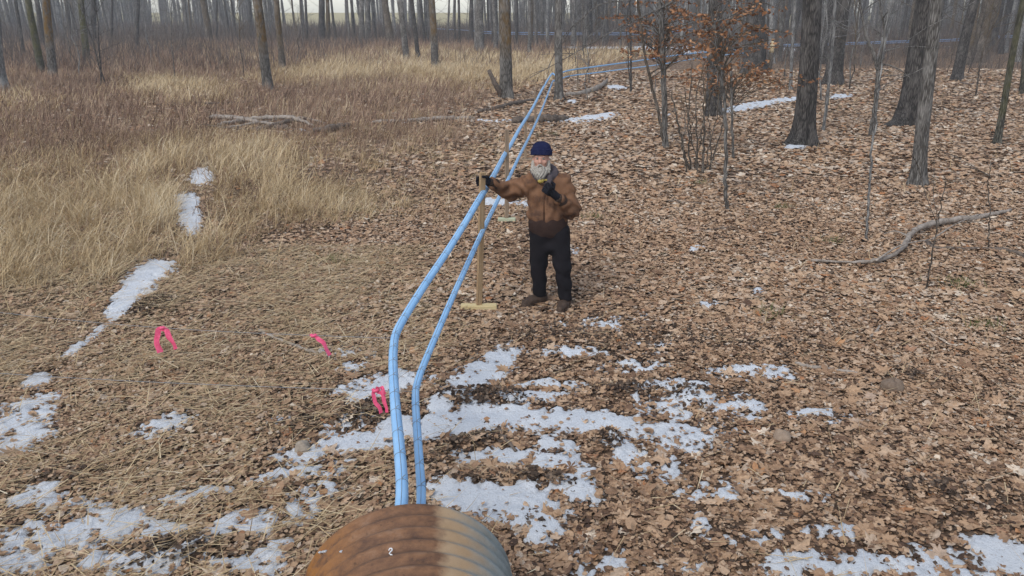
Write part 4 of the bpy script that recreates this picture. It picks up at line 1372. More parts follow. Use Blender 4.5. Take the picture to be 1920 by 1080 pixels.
# ------------------------------------------------------------------ wooden props under the pipes
def prop(base_px, top_px, label, yaw=0.3, wide=.075, thick=.034, foot=.40, wood=M_WOOD, fwood=M_WOODP, fyaw=0.0, fh=.045):
    b = Gg(*base_px)
    tp = AtY(top_px[0], top_px[1], b[1])
    b0 = np.array([b[0], b[1], gz1(b[0], b[1])])
    root = empty("wooden_prop", b0, label, "pipe prop", "wooden T props holding up the pipes")
    d = tp - b0; L = np.linalg.norm(d); d /= L
    zf = .015
    x = np.array([math.cos(yaw), math.sin(yaw), 0]); x -= d * np.dot(x, d); x /= np.linalg.norm(x); y = np.cross(d, x)
    mb = MB(); h = L - zf - fh
    mb.box(d * (zf + fh + h / 2), (wide, thick, h), np.stack([x, y, d], 1), .004); mb.build("post", wood, root, smooth_=False)
    c, s = math.cos(fyaw), math.sin(fyaw)
    mb = MB(); mb.box((0, 0, zf + fh / 2), (foot, .09, fh), np.array([[c, -s, 0], [s, c, 0], [0, 0, 1]]), .005); mb.build("foot_board", fwood, root, smooth_=False)
    return root, b0, d, x, y, L


pr, pb, pd, pxv, pyv, pL = prop((898, 581), (905, 323), "fresh wooden T prop gripped by the man", yaw=.55, wide=.060, thick=.034, foot=.375)
pr2 = prop((950, 416), (950.5, 243), "grey wooden T prop right behind the man's outstretched arm", yaw=.4, wide=.055, thick=.035, foot=.26, wood=M_WOODG, fwood=mat_simple("green_lumber", (.38, .40, .27), (.52, .54, .38), 12, .8))
pr3 = prop((985, 303), (986, 198), "thin wooden prop half hidden by the man's hat", yaw=.3, wide=.045, thick=.035, foot=.3, wood=M_WOODG, fwood=M_WOODG)
pr4 = prop((1004, 240), (1003, 170), "thin wooden prop between the two pipes near the rotten log", yaw=.3, wide=.05, thick=.035, foot=.3, wood=M_WOODG, fwood=M_WOODG)
pr5 = prop((1083, 166), (1083, 78), "tall thin wooden stake where the pipes run right past the corner tree", yaw=.3, wide=.06, thick=.04, foot=.35, wood=M_WOODG, fwood=M_WOODG)

# ------------------------------------------------------------------ side wires and pink ribbons
UB = PU[5]; LB = PL[4]


def wire(a, px2, py2, Y2, label, ext=1.7):
    e = AtY(px2, py2, Y2)
    d = e - a
    P = [a + d * t * ext + np.array([0, 0, -.05 * math.sin(math.pi * min(1, t * 1.0))]) for t in np.linspace(0, 1, 14)]
    P = np.array(P)
    end = P[-1]
    # anchor stake outside the frame
    mb = MB(); mb.tube(P - a, .0022, 6, True)
    o = mb.build("guy_wire", M_WIRE, None, a); tag(o, label, "wire", "thin guy wires")
    gx = gz1(end[0], end[1])
    mb = MB(); mb.tube([(end[0], end[1], gx - .15), (end[0], end[1], end[2] + .1)], .025, 8, True)
    return o, P


w1, W1 = wire(UB + [0, 0, -.03], 225, 599, 6.0, "upper thin guy wire from the thicker pipe's bend, carrying two pink ribbons")
w2, W2 = wire(LB + [0, 0, -.02], 10, 690, 5.1, "lower thin guy wire from the thinner pipe's bend, carrying one pink ribbon")
for W, lab in ((W1, "wooden stake out on the left holding the upper guy wire"), (W2, "wooden stake out on the left holding the lower guy wire")):
    e = W[-1]; gx = gz1(e[0], e[1])
    mb = MB(); mb.tube([(0, 0, -.2), (0, 0, e[2] - gx - .02), (0, 0, e[2] - gx + .12)], [.028, .026, .022], 8, True, .1)
    tag(mb.build("stake", M_WOODG, None, (e[0] - .02, e[1], gx)), lab, "stake")


def wire_at(W, px):
    best = None
    for k in range(len(W) - 1):
        for t in np.linspace(0, 1, 30):
            p = W[k] + (W[k + 1] - W[k]) * t
            f = p[1] * CP - (p[2] - CAMH) * SP
            d = abs(CXP + FPX * p[0] / f - px)
            if best is None or d < best[0]: best = (d, p, f / FPX)
    return best[1], best[2]


def ribbon_strip(mb, P, wd, tw=0.0, th=.0012):
    P = spline(P, 8); n = len(P)
    T = np.gradient(P, axis=0); T /= np.linalg.norm(T, axis=1, keepdims=True)
    V = []
    for k in range(n):
        a = tw * k / n
        s = np.array([math.cos(a), math.sin(a), 0]); s -= T[k] * np.dot(s, T[k]); s /= np.linalg.norm(s)
        nn = np.cross(T[k], s)
        wv = wd * (.72 + .28 * math.sin(min(1, 3.0 * k / n) * 1.57)) / 2
        for q, h in ((-1, -1), (1, -1), (1, 1), (-1, 1)):
            V.append(P[k] + s * q * wv + nn * h * th / 2 + nn * .16 * wd * math.sin(9 * k / n + 2 * q + tw * 3) + s * .12 * wd * math.sin(13 * k / n + tw * 7))
    Q = []
    for k in range(n - 1):
        for j in range(4): Q.append((4 * k + j, 4 * k + (j + 1) % 4, 4 * k + 4 + (j + 1) % 4, 4 * k + 4 + j))
    Q += [(3, 2, 1, 0), (4 * n - 4, 4 * n - 3, 4 * n - 2, 4 * n - 1)]
    mb.add(V, Q)


def ribbon(W, px, tails, wd, label, knot=.02):
    p, k = wire_at(W, px)
    root = empty("pink_ribbon", p, label, "ribbon", "pink flagging ribbons on the wires")
    mb = MB()
    a = np.linspace(0, 2 * np.pi, 12)
    mb.tube(np.stack([np.linspace(-knot, knot, 7), .006 * np.cos(np.arange(7)), .005 * np.sin(np.arange(7) * 2)], -1), [.006, .012, .015, .011, .015, .012, .006], 8, True, .2)
    mb.build("knot", M_PINK, root)
    for (pts, tw) in tails:
        P = [(0, 0, 0)] + [(dx * k, -.012 - .01 * q, -dy * k / CP) for q, (dx, dy) in enumerate(pts)]
        mb = MB(); ribbon_strip(mb, np.array(P, float), wd, tw); mb.build("tail", M_PINK, root, smooth_=False)


ribbon(W1, 305, [([(-6, 4), (-11, 14), (-11, 30), (-9, 44)], .3), ([(5, 3), (12, 12), (18, 26), (23, 37)], -.3)], .046, "two tailed pink ribbon on the upper wire beside the snow wedge", .025)
ribbon(W1, 588, [([(8, 4), (16, 10), (23, 20), (29, 34)], 1.0)], .032, "single tailed pink ribbon on the upper wire, nearest the stick", .03)
ribbon(W2, 706, [([(-5, 6), (-2, 18), (5, 28), (9, 39)], .5), ([(10, 4), (15, 14), (18, 26), (20, 38)], -.4), ([(6, -7), (14, -6), (16, 4)], .2)], .026, "looped pink ribbon on the lower wire right beside the blue pipes", .028)

# ------------------------------------------------------------------ culvert
def mat_culvert():
    k = NT("rusty_steel", .72, .35)
    co = k.coord()
    sp = k.new("ShaderNodeSeparateXYZ"); k.l.new(co, sp.inputs[0])
    n1 = k.noise(k.coord((1, 1.8, 1)), 9, 7, .7); n2 = k.noise(co, 42, 6, .75); n3 = k.noise(co, 3.5, 4, .6)
    rust = k.ramp(n1, [(.28, (.055, .034, .025)), (.42, (.135, .068, .038)), (.55, (.215, .108, .054)), (.7, (.28, .165, .10))])
    rust = k.mix(k.mapr(n2, .52, .7, 0, .5), rust, (.26, .13, .06))
    ridge_shade = k.math('ADD', k.math('MULTIPLY', k.math('SINE', k.math('ADD', k.math('MULTIPLY', sp.outputs["Y"], 2 * math.pi / .076), k.math('MULTIPLY', n3, 2.2))), .5), .5)
    rust = k.mix(k.math('MULTIPLY', ridge_shade, .4), rust, k.ramp(n1, [(.35, (.06, .042, .033)), (.65, (.13, .085, .06))]))  # corrugation shading painted as darker bands over the rust
    rust = k.mix(k.mapr(n2, .42, .30, 0, .8), rust, (.035, .022, .017))
    # bright orange scale low on the left flank
    lo = k.math('MULTIPLY', k.mapr(sp.outputs["X"], -.16, -.38), k.mapr(n1, .36, .55))
    rust = k.mix(lo, rust, (.30, .13, .035))
    # zinc coat left on the right flank: sharp scalloped edge, tan bleed then grey
    ph = k.math('MULTIPLY', sp.outputs["Y"], 2 * math.pi / .076)
    sc_ = k.math('MULTIPLY', k.math('SINE', ph), .007)
    xx = k.math('ADD', k.math('ADD', sp.outputs["X"], sc_), k.math('MULTIPLY', k.math('SUBTRACT', n1, .5), .09))
    zm = k.mapr(xx, .112, .158)
    tan_ = k.ramp(n3, [(.3, (.34, .225, .125)), (.7, (.42, .31, .20))])
    grey = k.ramp(n1, [(.3, (.17, .20, .195)), (.7, (.29, .315, .305))])
    band = k.math('MULTIPLY', k.math('SINE', k.math('ADD', ph, 1.6)), .07)
    gm = k.mapr(k.math('ADD', k.math('ADD', sp.outputs["X"], band), k.math('MULTIPLY', k.math('SUBTRACT', n3, .5), .22)), .15, .30)
    zinc = k.mix(gm, tan_, grey)
    zinc = k.mix(k.mapr(n2, .55, .75, 0, .35), zinc, (.22, .13, .07))
    k.color(k.mix(zm, rust, zinc))
    k.bump(k.math('ADD', n2, n1), .55, .006)
    return k.m


M_CULV = mat_culvert()
CR = .455
yawc = R(9.5)
rim_top = AtY(757, 942, 2.67)
ccen = np.array([rim_top[0], 2.67, rim_top[2] - CR])
culv = empty("culvert", ccen, "rusty corrugated steel culvert mouth with the blue pipes coming out of it", "culvert")
culv.rotation_euler = (0, 0, yawc)
yy = np.arange(-3.6, 0.0001, .0076)
a = np.linspace(0, 2 * np.pi, 96, endpoint=False)
mbV = []
for y in yy:
    r = CR - .009 + .009 * math.cos(2 * math.pi * (y + .02) / .076)
    mbV.append(np.stack([r * np.sin(a), np.full(96, y), r * np.cos(a)], -1))
n1_ = len(yy)
for y in yy[::-1]:
    r = CR - .009 + .009 * math.cos(2 * math.pi * (y + .02) / .076) - .006
    mbV.append(np.stack([r * np.sin(a), np.full(96, y), r * np.cos(a)], -1))
V = np.concatenate(mbV); n = len(mbV)
i, j = np.meshgrid(np.arange(n), np.arange(96), indexing='ij')
i2 = (i + 1) % n; j2 = (j + 1) % 96
Q = np.stack([i * 96 + j, i * 96 + j2, i2 * 96 + j2, i2 * 96 + j], -1).reshape(-1, 4)
link("barrel", np_mesh("barrel", V, [Q], M_CULV), culv)
# small white paint squiggle and crumbs of ice on the top
M_WHITE = mat_simple("white_fleck", (.72, .72, .70), (.82, .82, .82), 40, .7)


def on_top(px, py):
    """point on the culvert's upper skin seen at this spot (local to the culvert)"""
    d = ray(px, py); o0 = np.array([0, 0, CAMH]) - ccen
    c, s = math.cos(-yawc), math.sin(-yawc)
    Rm = np.array([[c, -s, 0], [s, c, 0], [0, 0, 1]])
    d = Rm @ d; o0 = Rm @ o0
    A = d[0] ** 2 + d[2] ** 2; B = 2 * (d[0] * o0[0] + d[2] * o0[2]); C = o0[0] ** 2 + o0[2] ** 2 - CR ** 2
    t = (-B - math.sqrt(max(B * B - 4 * A * C, 0))) / (2 * A)
    return o0 + d * t


mb = MB()
mb.tube(spline([on_top(*q) for q in ((729, 1032), (731, 1028.5), (734.5, 1028.5), (735, 1032), (731.5, 1035.5), (730, 1038.5))], 4), .0024, 6, True, .35)
mb.tube(np.array([on_top(*q) for q in ((731, 1039), (733, 1040), (736, 1040.5))]), [.002, .003, .0015], 6, True, .35)
mb.build("paint_mark", M_WHITE, culv)
mb = MB()
for q in ((600, 1036), (606, 1035), (610, 1034), (640, 1034)):
    c0 = on_top(*q)
    mb.tube([c0 - [.008, 0, 0], c0, c0 + [.008, .004, 0]], [.002, .006, .002], 7, True, .4)
mb.build("ice_crumbs", M_SNOW, culv)


# ------------------------------------------------------------------ the man: bodies from smooth distance fields
def cap(p, a, b, r1, r2):
    a = np.array(a, float); b = np.array(b, float)
    ab = b - a
    t = np.clip(((p - a) @ ab) / (ab @ ab), 0, 1)
    return np.linalg.norm(p - a - t[..., None] * ab, axis=-1) - (r1 + (r2 - r1) * t)


def ell(p, c, r, rot=None):
    q = p - np.array(c, float)
    if rot is not None: q = q @ rot
    r = np.array(r, float)
    k = np.linalg.norm(q / r, axis=-1)
    k2 = np.linalg.norm(q / (r * r), axis=-1) + 1e-9
    return k * (k - 1) / k2


def smin(a, b, k):
    h = np.clip(.5 + .5 * (b - a) / k, 0, 1)
    return b * (1 - h) + a * h - k * h * (1 - h)


def smax(a, b, k): return -smin(-a, -b, k)


def rotz(a):
    c, s = math.cos(a), math.sin(a)
    return np.array([[c, -s, 0], [s, c, 0], [0, 0, 1]])


def rotx(a):
    c, s = math.cos(a), math.sin(a)
    return np.array([[1, 0, 0], [0, c, -s], [0, s, c]])


def nets(fn, lo, hi, h):
    lo = np.array(lo, float); hi = np.array(hi, float)
    n = np.ceil((hi - lo) / h).astype(int) + 1
    ax = [lo[k] + h * np.arange(n[k]) for k in range(3)]
    P = np.stack(np.meshgrid(*ax, indexing='ij'), -1)
    F = fn(P)
    s = F < 0
    S = np.zeros(n - 1); C = np.zeros((*(n - 1), 3))
    idx = np.stack(np.meshgrid(*[np.arange(m - 1) for m in n], indexing='ij'), -1)
    crn = [(i, j, k) for i in (0, 1) for j in (0, 1) for k in (0, 1)]
    sl = lambda c: tuple(slice(c[q], n[q] - 1 + c[q]) for q in range(3))
    for a in crn:
        for q in range(3):
            if a[q]: continue
            b = list(a); b[q] = 1
            fa, fb = F[sl(a)], F[sl(b)]
            m = (fa < 0) != (fb < 0)
            t = np.where(m, fa / np.where(m, fa - fb, 1), 0)
            S += m
            for w in range(3):
                C[..., w] += np.where(m, a[w] + (t if w == q else 0), 0)
    act = S > 0
    ids = np.full(act.shape, -1); ids[act] = np.arange(act.sum())
    V = lo + h * (idx[act] + C[act] / S[act][:, None])
    Qs = []
    for q in range(3):
        u, v = (q + 1) % 3, (q + 2) % 3
        a = [slice(1, n[w] - 1) for w in range(3)]; b = list(a)
        a[q] = slice(0, n[q] - 1); b[q] = slice(1, n[q])
        sa, sb_ = s[tuple(a)], s[tuple(b)]
        m = sa != sb_
        ii = np.argwhere(m)
        off = np.array([1, 1, 1]); off[q] = 0
        ii = ii + off
        def at(du, dv):
            w = ii.copy(); w[:, u] += du; w[:, v] += dv
            return ids[w[:, 0], w[:, 1], w[:, 2]]
        quad = np.stack([at(-1, -1), at(0, -1), at(0, 0), at(-1, 0)], -1)
        fl = ~sa[m]
        quad[fl] = quad[fl][:, ::-1]
        Qs.append(quad)
    Q = np.concatenate(Qs)
    return V, Q[(Q >= 0).all(1)]


def sdf_obj(name, fn, lo, hi, h, mat, parent=None, loc=None):
    V, Q = nets(fn, lo, hi, h)
    return link(name, np_mesh(name, V, [Q], mat), parent, loc)


def wav(p, f, ph=0):
    return np.sin(p[..., 0] * f + ph) * np.sin(p[..., 1] * f * 1.1 + 2 * ph) * np.sin(p[..., 2] * f * .9 + 3 * ph)


# joints (x to the picture's right, -y towards the camera)
man = Gg(1030, 573)
PS = .95
toP = lambda w: (np.array(w) - man) / PS
HEAD = np.array([-.115, -.03, 1.62]); HR = rotz(-.14) @ rotx(-.2)
SH_R, EL_R, WR_R = np.array([-.235, .02, 1.375]), np.array([-.455, .09, 1.27]), np.array([-.635, -.05, 1.345])
SH_L, EL_L, WR_L = np.array([.125, .03, 1.365]), np.array([.215, -.06, 1.10]), np.array([.06, -.255, 1.27])
HIP_R, KN_R, AN_R = np.array([-.105, .02, .86]), np.array([-.125, .03, .48]), np.array([-.105, .06, .11])
HIP_L, KN_L, AN_L = np.array([.075, .0, .86]), np.array([.13, -.05, .48]), np.array([.175, -.06, .11])
# grip on the prop: where the post passes the hand's height
hz = 1.37
pt = toP(pb + pd * ((hz - .012) / pd[2])) - [0, 0, .012 / PS]
GRIP = pt
WR_R = GRIP + np.array([.075, .055, -.02])
EL_R = np.array([(WR_R[0] + SH_R[0]) / 2 - .0, .15, 1.27])
FIST = np.array([-.055, -.30, 1.375])


def headf(p):
    q = (p - HEAD) @ HR
    d = ell(q, (0, .015, .03), (.078, .098, .105))
    d = smin(d, ell(q, (0, -.02, -.06), (.058, .07, .072)), .04)          # jaw
    d = smin(d, ell(q, (0, -.085, -.012), (.017, .026, .034)), .022)      # nose
    d = smin(d, ell(q, (0, -.101, -.026), (.016, .014, .012)), .012)
    for s in (-1, 1):
        d = smin(d, ell(q, (s * .042, -.066, -.022), (.026, .022, .022)), .02)   # cheeks
        d = smax(d, -ell(q, (s * .031, -.098, .016), (.018, .018, .012)), .014)  # sockets
        d = smin(d, ell(q, (s * .032, -.078, .033), (.026, .014, .009)), .012)   # brows
        d = smin(d, ell(q, (s * .082, .015, -.005), (.012, .022, .034)), .01)    # ears
    d = smax(d, -ell(q, (0, -.098, -.062), (.026, .010, .005)), .006)     # mouth
    return d


def bodyf(p):
    d = headf(p)
    d = smin(d, cap(p, (-.075, .0, 1.42), HEAD + [0, .02, -.07], .058, .055), .03)
    d = smin(d, ell(p, (-.04, .03, 1.26), (.165, .105, .21)), .04)
    d = smin(d, ell(p, (-.015, .02, .95), (.155, .11, .17)), .06)
    for A, B, Cc, r in ((SH_R, EL_R, WR_R, 1), (SH_L, EL_L, WR_L, 1)):
        d = smin(d, cap(p, A, B, .058, .044), .03)
        d = smin(d, cap(p, B, Cc, .044, .030), .02)
    for A, B, Cc in ((HIP_R, KN_R, AN_R), (HIP_L, KN_L, AN_L)):
        d = smin(d, cap(p, A, B, .088, .058), .04)
        d = smin(d, cap(p, B, Cc, .052, .034), .03)
    for A, tdir in ((AN_R, (-.13, -.10, -.06)), (AN_L, (-.06, -.16, -.06))):
        d = smin(d, cap(p, A + [0, .01, -.04], A + np.array(tdir) * .6, .030, .020), .02)
    for s in gloves_list:
        d = smin(d, s(p) + .006, .01)
    return d


def hand_grip(p, pad=0):
    """right hand round the post: palm behind-right, fingers round the far side to the left edge, thumb on the near side"""
    u = np.array([0, 0, 1.0])
    c = GRIP
    d = ell(p, c + [.052, .030, -.002], (.030, .034, .048))
    d = smin(d, cap(p, WR_R, c + [.05, .034, -.002], .032, .032), .02)
    for k, (z, L) in enumerate(((.036, 1.0), (.013, 1.08), (-.010, 1.02), (-.032, .86))):
        k1 = c + [.040, .048, z]; k2 = c + [-.012, .058, z + .002]; k3 = c + [-.052 * L, .030, z - .002]; k4 = c + [-.055 * L, -.012, z - .006]
        d = smin(d, cap(p, k1, k2, .0135, .0125), .006)
        d = smin(d, cap(p, k2, k3, .0125, .0118), .004)
        d = smin(d, cap(p, k3, k4, .0118, .0102), .004)
    t1 = c + [.050, .012, .036]; t2 = c + [.046, -.026, .052]; t3 = c + [.008, -.048, .060]
    d = smin(d, cap(p, t1, t2, .016, .0135), .008)
    d = smin(d, cap(p, t2, t3, .0135, .0115), .005)
    return d


def hand_fist(p):
    """left hand before the chest: curled fingers facing the camera, thumb pointing up"""
    p = FIST + (p - FIST) / 1.15
    c = FIST
    ax = WR_L - c; ax /= np.linalg.norm(ax)
    side = np.cross(ax, [0, 0, 1.0]); side /= np.linalg.norm(side)
    if side[1] > 0: side = -side           # towards the camera
    up = np.cross(side, ax); up = up if up[2] > 0 else -up
    d = ell(p, c + ax * .02 + side * -.004, (.040, .034, .046))
    d = smin(d, cap(p, WR_L, c + ax * .04, .033, .034), .02)
    for k, o in enumerate((.033, .011, -.011, -.032)):
        L = (.95, 1.05, 1.0, .85)[k]
        k1 = c - ax * .018 + up * o - side * .012
        k2 = c - ax * .042 * L + up * (o - .002) + side * .020
        k3 = c - ax * .012 + up * (o - .004) + side * .044
        k4 = c + ax * .016 + up * (o - .004) + side * .030
        d = smin(d, cap(p, k1, k2, .0145, .0135), .005)
        d = smin(d, cap(p, k2, k3, .0135, .0125), .003)
        d = smin(d, cap(p, k3, k4, .0125, .0105), .003)
    t1 = c + ax * .030 + up * .030 + side * .020; t2 = c + up * .062 + side * .022 + ax * .012; t3 = c + up * .066 + side * .026 - ax * .012
    d = smin(d, cap(p, t1, t2, .0165, .0145), .008)
    d = smin(d, cap(p, t2, t3, .0145, .0115), .004)
    return d


gloves_list = [hand_grip, hand_fist]


def jacketf(p):
    # body of the coat: boxy, bloused over the waistband
    q = p - np.array([-.03, .02, 0])
    d = ell(p, (-.045, .03, 1.25), (.215, .145, .235))
    d = smin(d, ell(p, (-.03, .02, 1.03), (.225, .165, .15)), .09)
    d = smin(d, cap(p, SH_R + [.03, 0, .01], SH_L + [-.02, 0, .01], .085, .085), .05)
    d = smin(d, cap(p, SH_R - [0, 0, .02], EL_R - [0, 0, .02], .104, .098), .045)
    d = smin(d, cap(p, EL_R - [0, 0, .02], WR_R + (EL_R - WR_R) * .12, .096, .056), .03)
    d = smin(d, cap(p, SH_L, EL_L, .098, .088), .045)
    d = smin(d, cap(p, EL_L, WR_L + (EL_L - WR_L) * .12, .088, .058), .03)
    # folds: across the sleeves and down the front
    w = .011 * np.sin(p[..., 2] * 55 + 16 * p[..., 0] + 2.5 * np.sin(p[..., 0] * 21)) * np.clip(np.abs(p[..., 0] + .04) * 6 - .6, 0, 1)
    w = w + .008 * wav(p, 34, .7) + .004 * np.sin(p[..., 0] * 62 + 3 * np.sin(p[..., 2] * 9)) * (np.abs(p[..., 0] + .04) < .2)
    d = d + w
    d = smax(d, (.905 + .03 * np.sin(p[..., 0] * 9 + 1)) - p[..., 2], .012)
    # waistband tuck
    # neck opening
    d = smax(d, -cap(p, (-.085, -.05, 1.44), (-.085, -.04, 1.62), .072, .085), .02)
    # front opening: a narrow groove down the zip
    d = smax(d, -(np.maximum(np.abs(p[..., 0] + .075 - .02 * (p[..., 2] - 1.1)) - .004, np.abs(p[..., 1] + .14) - .06)), .01)
    return d


def sweaterf(p):
    d = ell(p, (-.03, .01, .93), (.212, .160, .21))
    d = smax(d, (.785 + .015 * np.sin(p[..., 0] * 12)) - p[..., 2], .02)
    d = smax(d, p[..., 2] - 1.02, .02)
    return d + .004 * wav(p, 40, .3)


def hoodf(p):
    # folded hood round the neck and shoulders, open at the front
    q = p - np.array([-.075, .035, 1.475])
    rho = np.sqrt((q[..., 0] / 1.05) ** 2 + q[..., 1] ** 2)
    d = np.sqrt((rho - .105) ** 2 + (q[..., 2] * .8 + .25 * q[..., 1] * 0 - .25 * q[..., 1]) ** 2) - .038
    d = smin(d, ell(p, (-.055, .12, 1.46), (.12, .06, .08)), .03)
    d = d + .004 * wav(p, 60, .2)
    # the inner fleece showing down the open collar
    d = smin(d, cap(p, (-.03, -.088, 1.45), (-.055, -.128, 1.33), .040, .026), .02)
    return d


def trousersf(p):
    d = ell(p, (-.02, .015, .84), (.185, .135, .13))
    d = smin(d, cap(p, HIP_R + [0, 0, -.02], KN_R, .125, .094), .05)
    d = smin(d, cap(p, KN_R, AN_R + [0, 0, -.02], .092, .072), .03)
    d2 = smin(cap(p, HIP_L + [0.01, 0, -.02], KN_L, .125, .094), cap(p, KN_L, AN_L + [0, 0, -.02], .092, .072), .03)
    d = smin(d, d2, .035)
    d = smin(d, ell(p, (-.01, .0, .68), (.10, .11, .09)), .04)
    w = .006 * np.sin(p[..., 2] * 36 + 14 * p[..., 0] + 2 * np.sin(p[..., 1] * 20)) * np.clip(1.1 - np.abs(p[..., 2] - .35) * 2.2, .15, 1) + .005 * wav(p, 28, .5)
    d = d + w
    d = smax(d, .085 - p[..., 2], .012)
    return smax(d, p[..., 2] - .93, .02)


def bootf(A, tdir):
    t = np.array(tdir, float); t[2] = 0; L = np.linalg.norm(t); t /= L
    def f(p):
        h = A + [0, .0, 0]; h = np.array([A[0] - t[0] * .045, A[1] - t[1] * .045, .0])
        toe = h + t * .235
        d = cap(p, h + [0, 0, .055], h + t * .16 + [0, 0, .05], .050, .052)
        d = smin(d, cap(p, h + t * .14 + [0, 0, .045], toe + [0, 0, .035], .050, .040), .03)
        d = smin(d, cap(p, h + t * .035 + [0, 0, .06], np.array([A[0], A[1], .17]), .056, .060), .03)
        d = d + .002 * wav(p, 90)
        sole = cap(p * [1, 1, 0], (h + t * .0) * [1, 1, 0], (toe - t * .0) * [1, 1, 0], .050, .046)
        sole = np.maximum(sole, np.abs(p[..., 2] - .006) - .017)
        d = smax(d, -p[..., 2], .004)
        return np.minimum(d, sole)
    return f


def hatf(p):
    q = (p - HEAD) @ HR
    d = ell(q, (0, .018, .082), (.102, .118, .105))
    d = smin(d, ell(q, (0, .02, .135), (.082, .09, .045)), .04)
    # ribs
    a = np.arctan2(q[..., 1] - .018, q[..., 0])
    d = d + .0022 * np.sin(a * 46)
    d = smax(d, .050 - q[..., 2], .008)
    # folded cuff
    rho = np.sqrt((q[..., 0] / .103) ** 2 + ((q[..., 1] - .018) / .120) ** 2)
    cuff = np.maximum(np.abs(rho - 1.0) * .1 - .009, np.abs(q[..., 2] - .078) - .030) + .0016 * np.sin(a * 46)
    d = smin(d, cuff, .006)
    return d


def beardf(p):
    q = (p - HEAD) @ HR
    d = ell(q, (0, -.052, -.118), (.074, .058, .066))
    d = smin(d, ell(q, (0, -.056, -.150), (.054, .044, .060)), .03)
    for s in (-1, 1):
        d = smin(d, cap(q, (s * .078, .0, -.02), (s * .072, -.03, -.11), .020, .034), .025)
        d = smin(d, cap(q, (s * .006, -.104, -.050), (s * .038, -.088, -.080), .010, .010), .012)    # moustache
    d = smax(d, -ell(q, (0, -.108, -.066), (.018, .018, .005)), .006)
    a = np.arctan2(q[..., 1], q[..., 0])
    d = d + .0045 * np.sin(q[..., 0] * 210 + 3 * np.sin(q[..., 2] * 60)) * np.clip((-q[..., 2] - .03) * 14, 0, 1) + .004 * wav(q, 120, .4)
    d = smax(d, -ell(q, (0, -.09, .008), (.062, .06, .052)), .01)
    return d


def mat_cloth(name, c1, c2, stain=None, scale=9, rough=.9, zst=None):
    k = NT(name, rough, .12)
    co = k.coord()
    c = k.ramp(k.noise(co, scale, 5, .6), [(.3, c1), (.7, c2)])
    fine = k.noise(co, 160, 3, .6)
    if stain:
        m = k.mapr(k.noise(co, 5.5, 5, .65, .3), .50, .66, 0, .85)
        c = k.mix(m, c, stain)
    k.color(c)
    k.bump(fine, .35, .003)
    return k.m


M_SKIN = mat_simple("skin", (.40, .20, .145), (.50, .28, .205), 30, .55, .4)
M_JACKET = mat_cloth("brown_duck_cloth", (.15, .074, .040), (.21, .112, .064), (.06, .034, .024))
M_TROUSER = mat_cloth("black_cloth", (.009, .008, .010), (.017, .015, .018))
M_SWEATER = mat_cloth("dark_knit", (.030, .017, .014), (.052, .031, .025))
M_HOOD = mat_cloth("grey_fleece", (.075, .062, .068), (.12, .10, .108))
M_HAT = mat_cloth("navy_knit", (.008, .011, .040), (.014, .018, .060))
M_BEARD = mat_cloth("white_grey_hair", (.22, .195, .165), (.46, .43, .38), None, 70)
M_GLOVE = mat_cloth("black_glove", (.008, .008, .011), (.016, .016, .022))
M_BOOT = mat_cloth("brown_leather", (.050, .034, .026), (.095, .065, .048), None, 14, .7)
M_EYE = mat_simple("shaded_eye_white", (.26, .22, .19), (.32, .28, .24), 20, .2, .5)  # whites darkened: the hat's shade is put into the colour
M_IRIS = mat_simple("iris", (.05, .045, .04), (.07, .06, .05), 20, .2, .5)
M_YELLOW = mat_simple("yellow_plastic", (.36, .26, .06), (.45, .34, .09), 20, .5)

person = sdf_obj("person", bodyf, (-.82, -.42, -.02), (.36, .32, 1.84), .0085, M_SKIN, None, man + [0, 0, .012])
person.scale = (PS, PS, PS)
tag(person, "bearded man in brown canvas jacket and navy knit hat gripping a wooden prop", "person")
sdf_obj("jacket", jacketf, (-.80, -.36, .86), (.36, .30, 1.56), .0095, M_JACKET, person)
# knitted cuffs of the coat
def cufff(E, W):
    d0 = (E - W) / np.linalg.norm(E - W)
    return lambda p: smax(cap(p, W + d0 * .0, W + d0 * .075, .046, .060), -cap(p, W - d0 * .02, W + d0 * .01, .033, .033), .005)
M_CUFF = mat_cloth("dark_brown_rib", (.03, .02, .016), (.06, .04, .03))
for E, W in ((EL_R, WR_R), (EL_L, WR_L)):
    sdf_obj("cuff", cufff(E, W), W - .14, W + .14, .007, M_CUFF, person)
sdf_obj("sweater", sweaterf, (-.26, -.18, .75), (.20, .20, 1.05), .010, M_SWEATER, person)
sdf_obj("hood", hoodf, (-.28, -.22, 1.27), (.14, .24, 1.60), .0075, M_HOOD, person)
sdf_obj("trousers", trousersf, (-.30, -.22, .06), (.34, .22, .96), .010, M_TROUSER, person)
sdf_obj("boot", bootf(AN_R, (-.16, -.09, 0)), (-.38, -.16, -.02), (.04, .18, .26), .007, M_BOOT, person)
sdf_obj("boot", bootf(AN_L, (-.07, -.17, 0)), (.0, -.33, -.02), (.30, .08, .26), .007, M_BOOT, person)
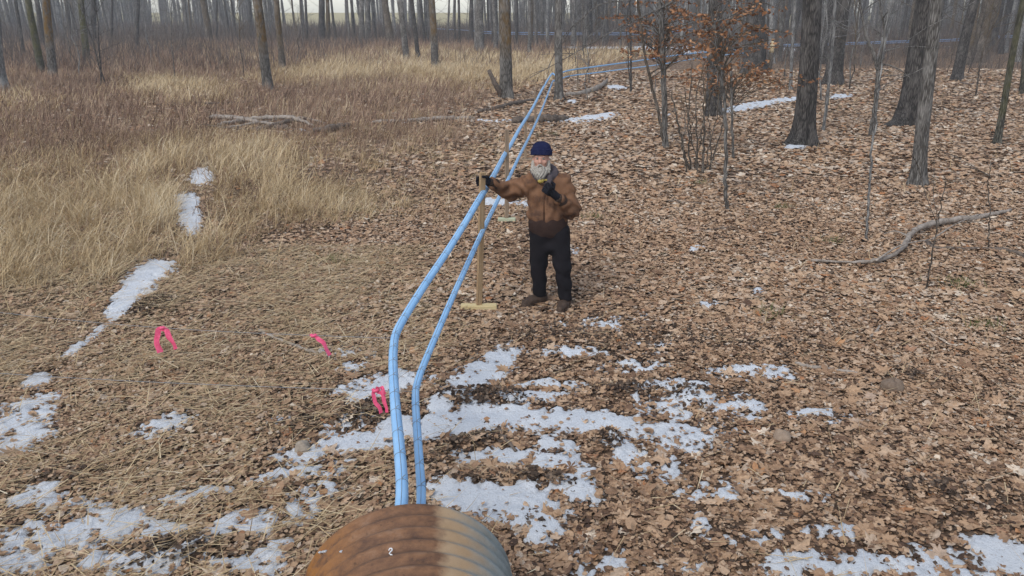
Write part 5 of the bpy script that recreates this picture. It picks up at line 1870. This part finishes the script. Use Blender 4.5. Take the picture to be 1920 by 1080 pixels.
hat = sdf_obj("hat", hatf, HEAD + [-.15, -.17, -.02], HEAD + [.15, .19, .22], .005, M_HAT, person)
sdf_obj("beard", beardf, HEAD + [-.14, -.16, -.26], HEAD + [.14, .10, .06], .005, M_BEARD, person)
sdf_obj("glove", lambda p: hand_grip(p) - .002, GRIP + [-.11, -.10, -.10], GRIP + [.16, .13, .10], .004, M_GLOVE, person)
sdf_obj("glove", lambda p: hand_fist(p) - .002, FIST + [-.12, -.10, -.13], FIST + [.15, .13, .14], .004, M_GLOVE, person)
for s in (-1, 1):
    c0 = HEAD + HR @ np.array([s * .031, -.080, .014])
    e = sdf_obj("eye", lambda p: ell(p, c0, (.0125, .0125, .0125)), c0 - .02, c0 + .02, .003, M_EYE, person)
    c1 = c0 + HR @ np.array([0, -.0105, 0])
    sdf_obj("iris", lambda p: ell(p, c1, (.006, .003, .006)), c1 - .01, c1 + .01, .0015, M_IRIS, e)
sdf_obj("ear_protector", lambda p: smin(ell(p, (-.118, -.128, 1.425), (.034, .024, .028)), cap(p, (-.15, -.10, 1.435), (-.06, -.125, 1.43), .011, .011), .01), (-.2, -.2, 1.37), (-.02, -.06, 1.49), .005, M_YELLOW, person)

# ------------------------------------------------------------------ haze
HAZE = 0.0015
if HAZE > 0:
    mb = MB()
    x0, x1, y0, y1, z0, z1 = -240, 240, -30, 190, -1.6, 20
    V = [(x, y, z) for z in (z0, z1) for y in (y0, y1) for x in (x0, x1)]
    mb.add(V, [(0, 2, 3, 1), (4, 5, 7, 6), (0, 1, 5, 4), (2, 6, 7, 3), (0, 4, 6, 2), (1, 3, 7, 5)])
    k = bpy.data.materials.new("air"); k.use_nodes = True
    nt = k.node_tree; nt.nodes.remove(nt.nodes["Principled BSDF"])
    pv = nt.nodes.new("ShaderNodeVolumePrincipled")
    pv.inputs["Color"].default_value = (.86, .89, .93, 1); pv.inputs["Density"].default_value = HAZE
    nt.links.new(pv.outputs[0], nt.nodes["Material Output"].inputs["Volume"])
    hz_o = mb.build("haze", k, smooth_=False)
    tag(hz_o, "thin pale winter haze between the trees", "haze", kind='stuff')
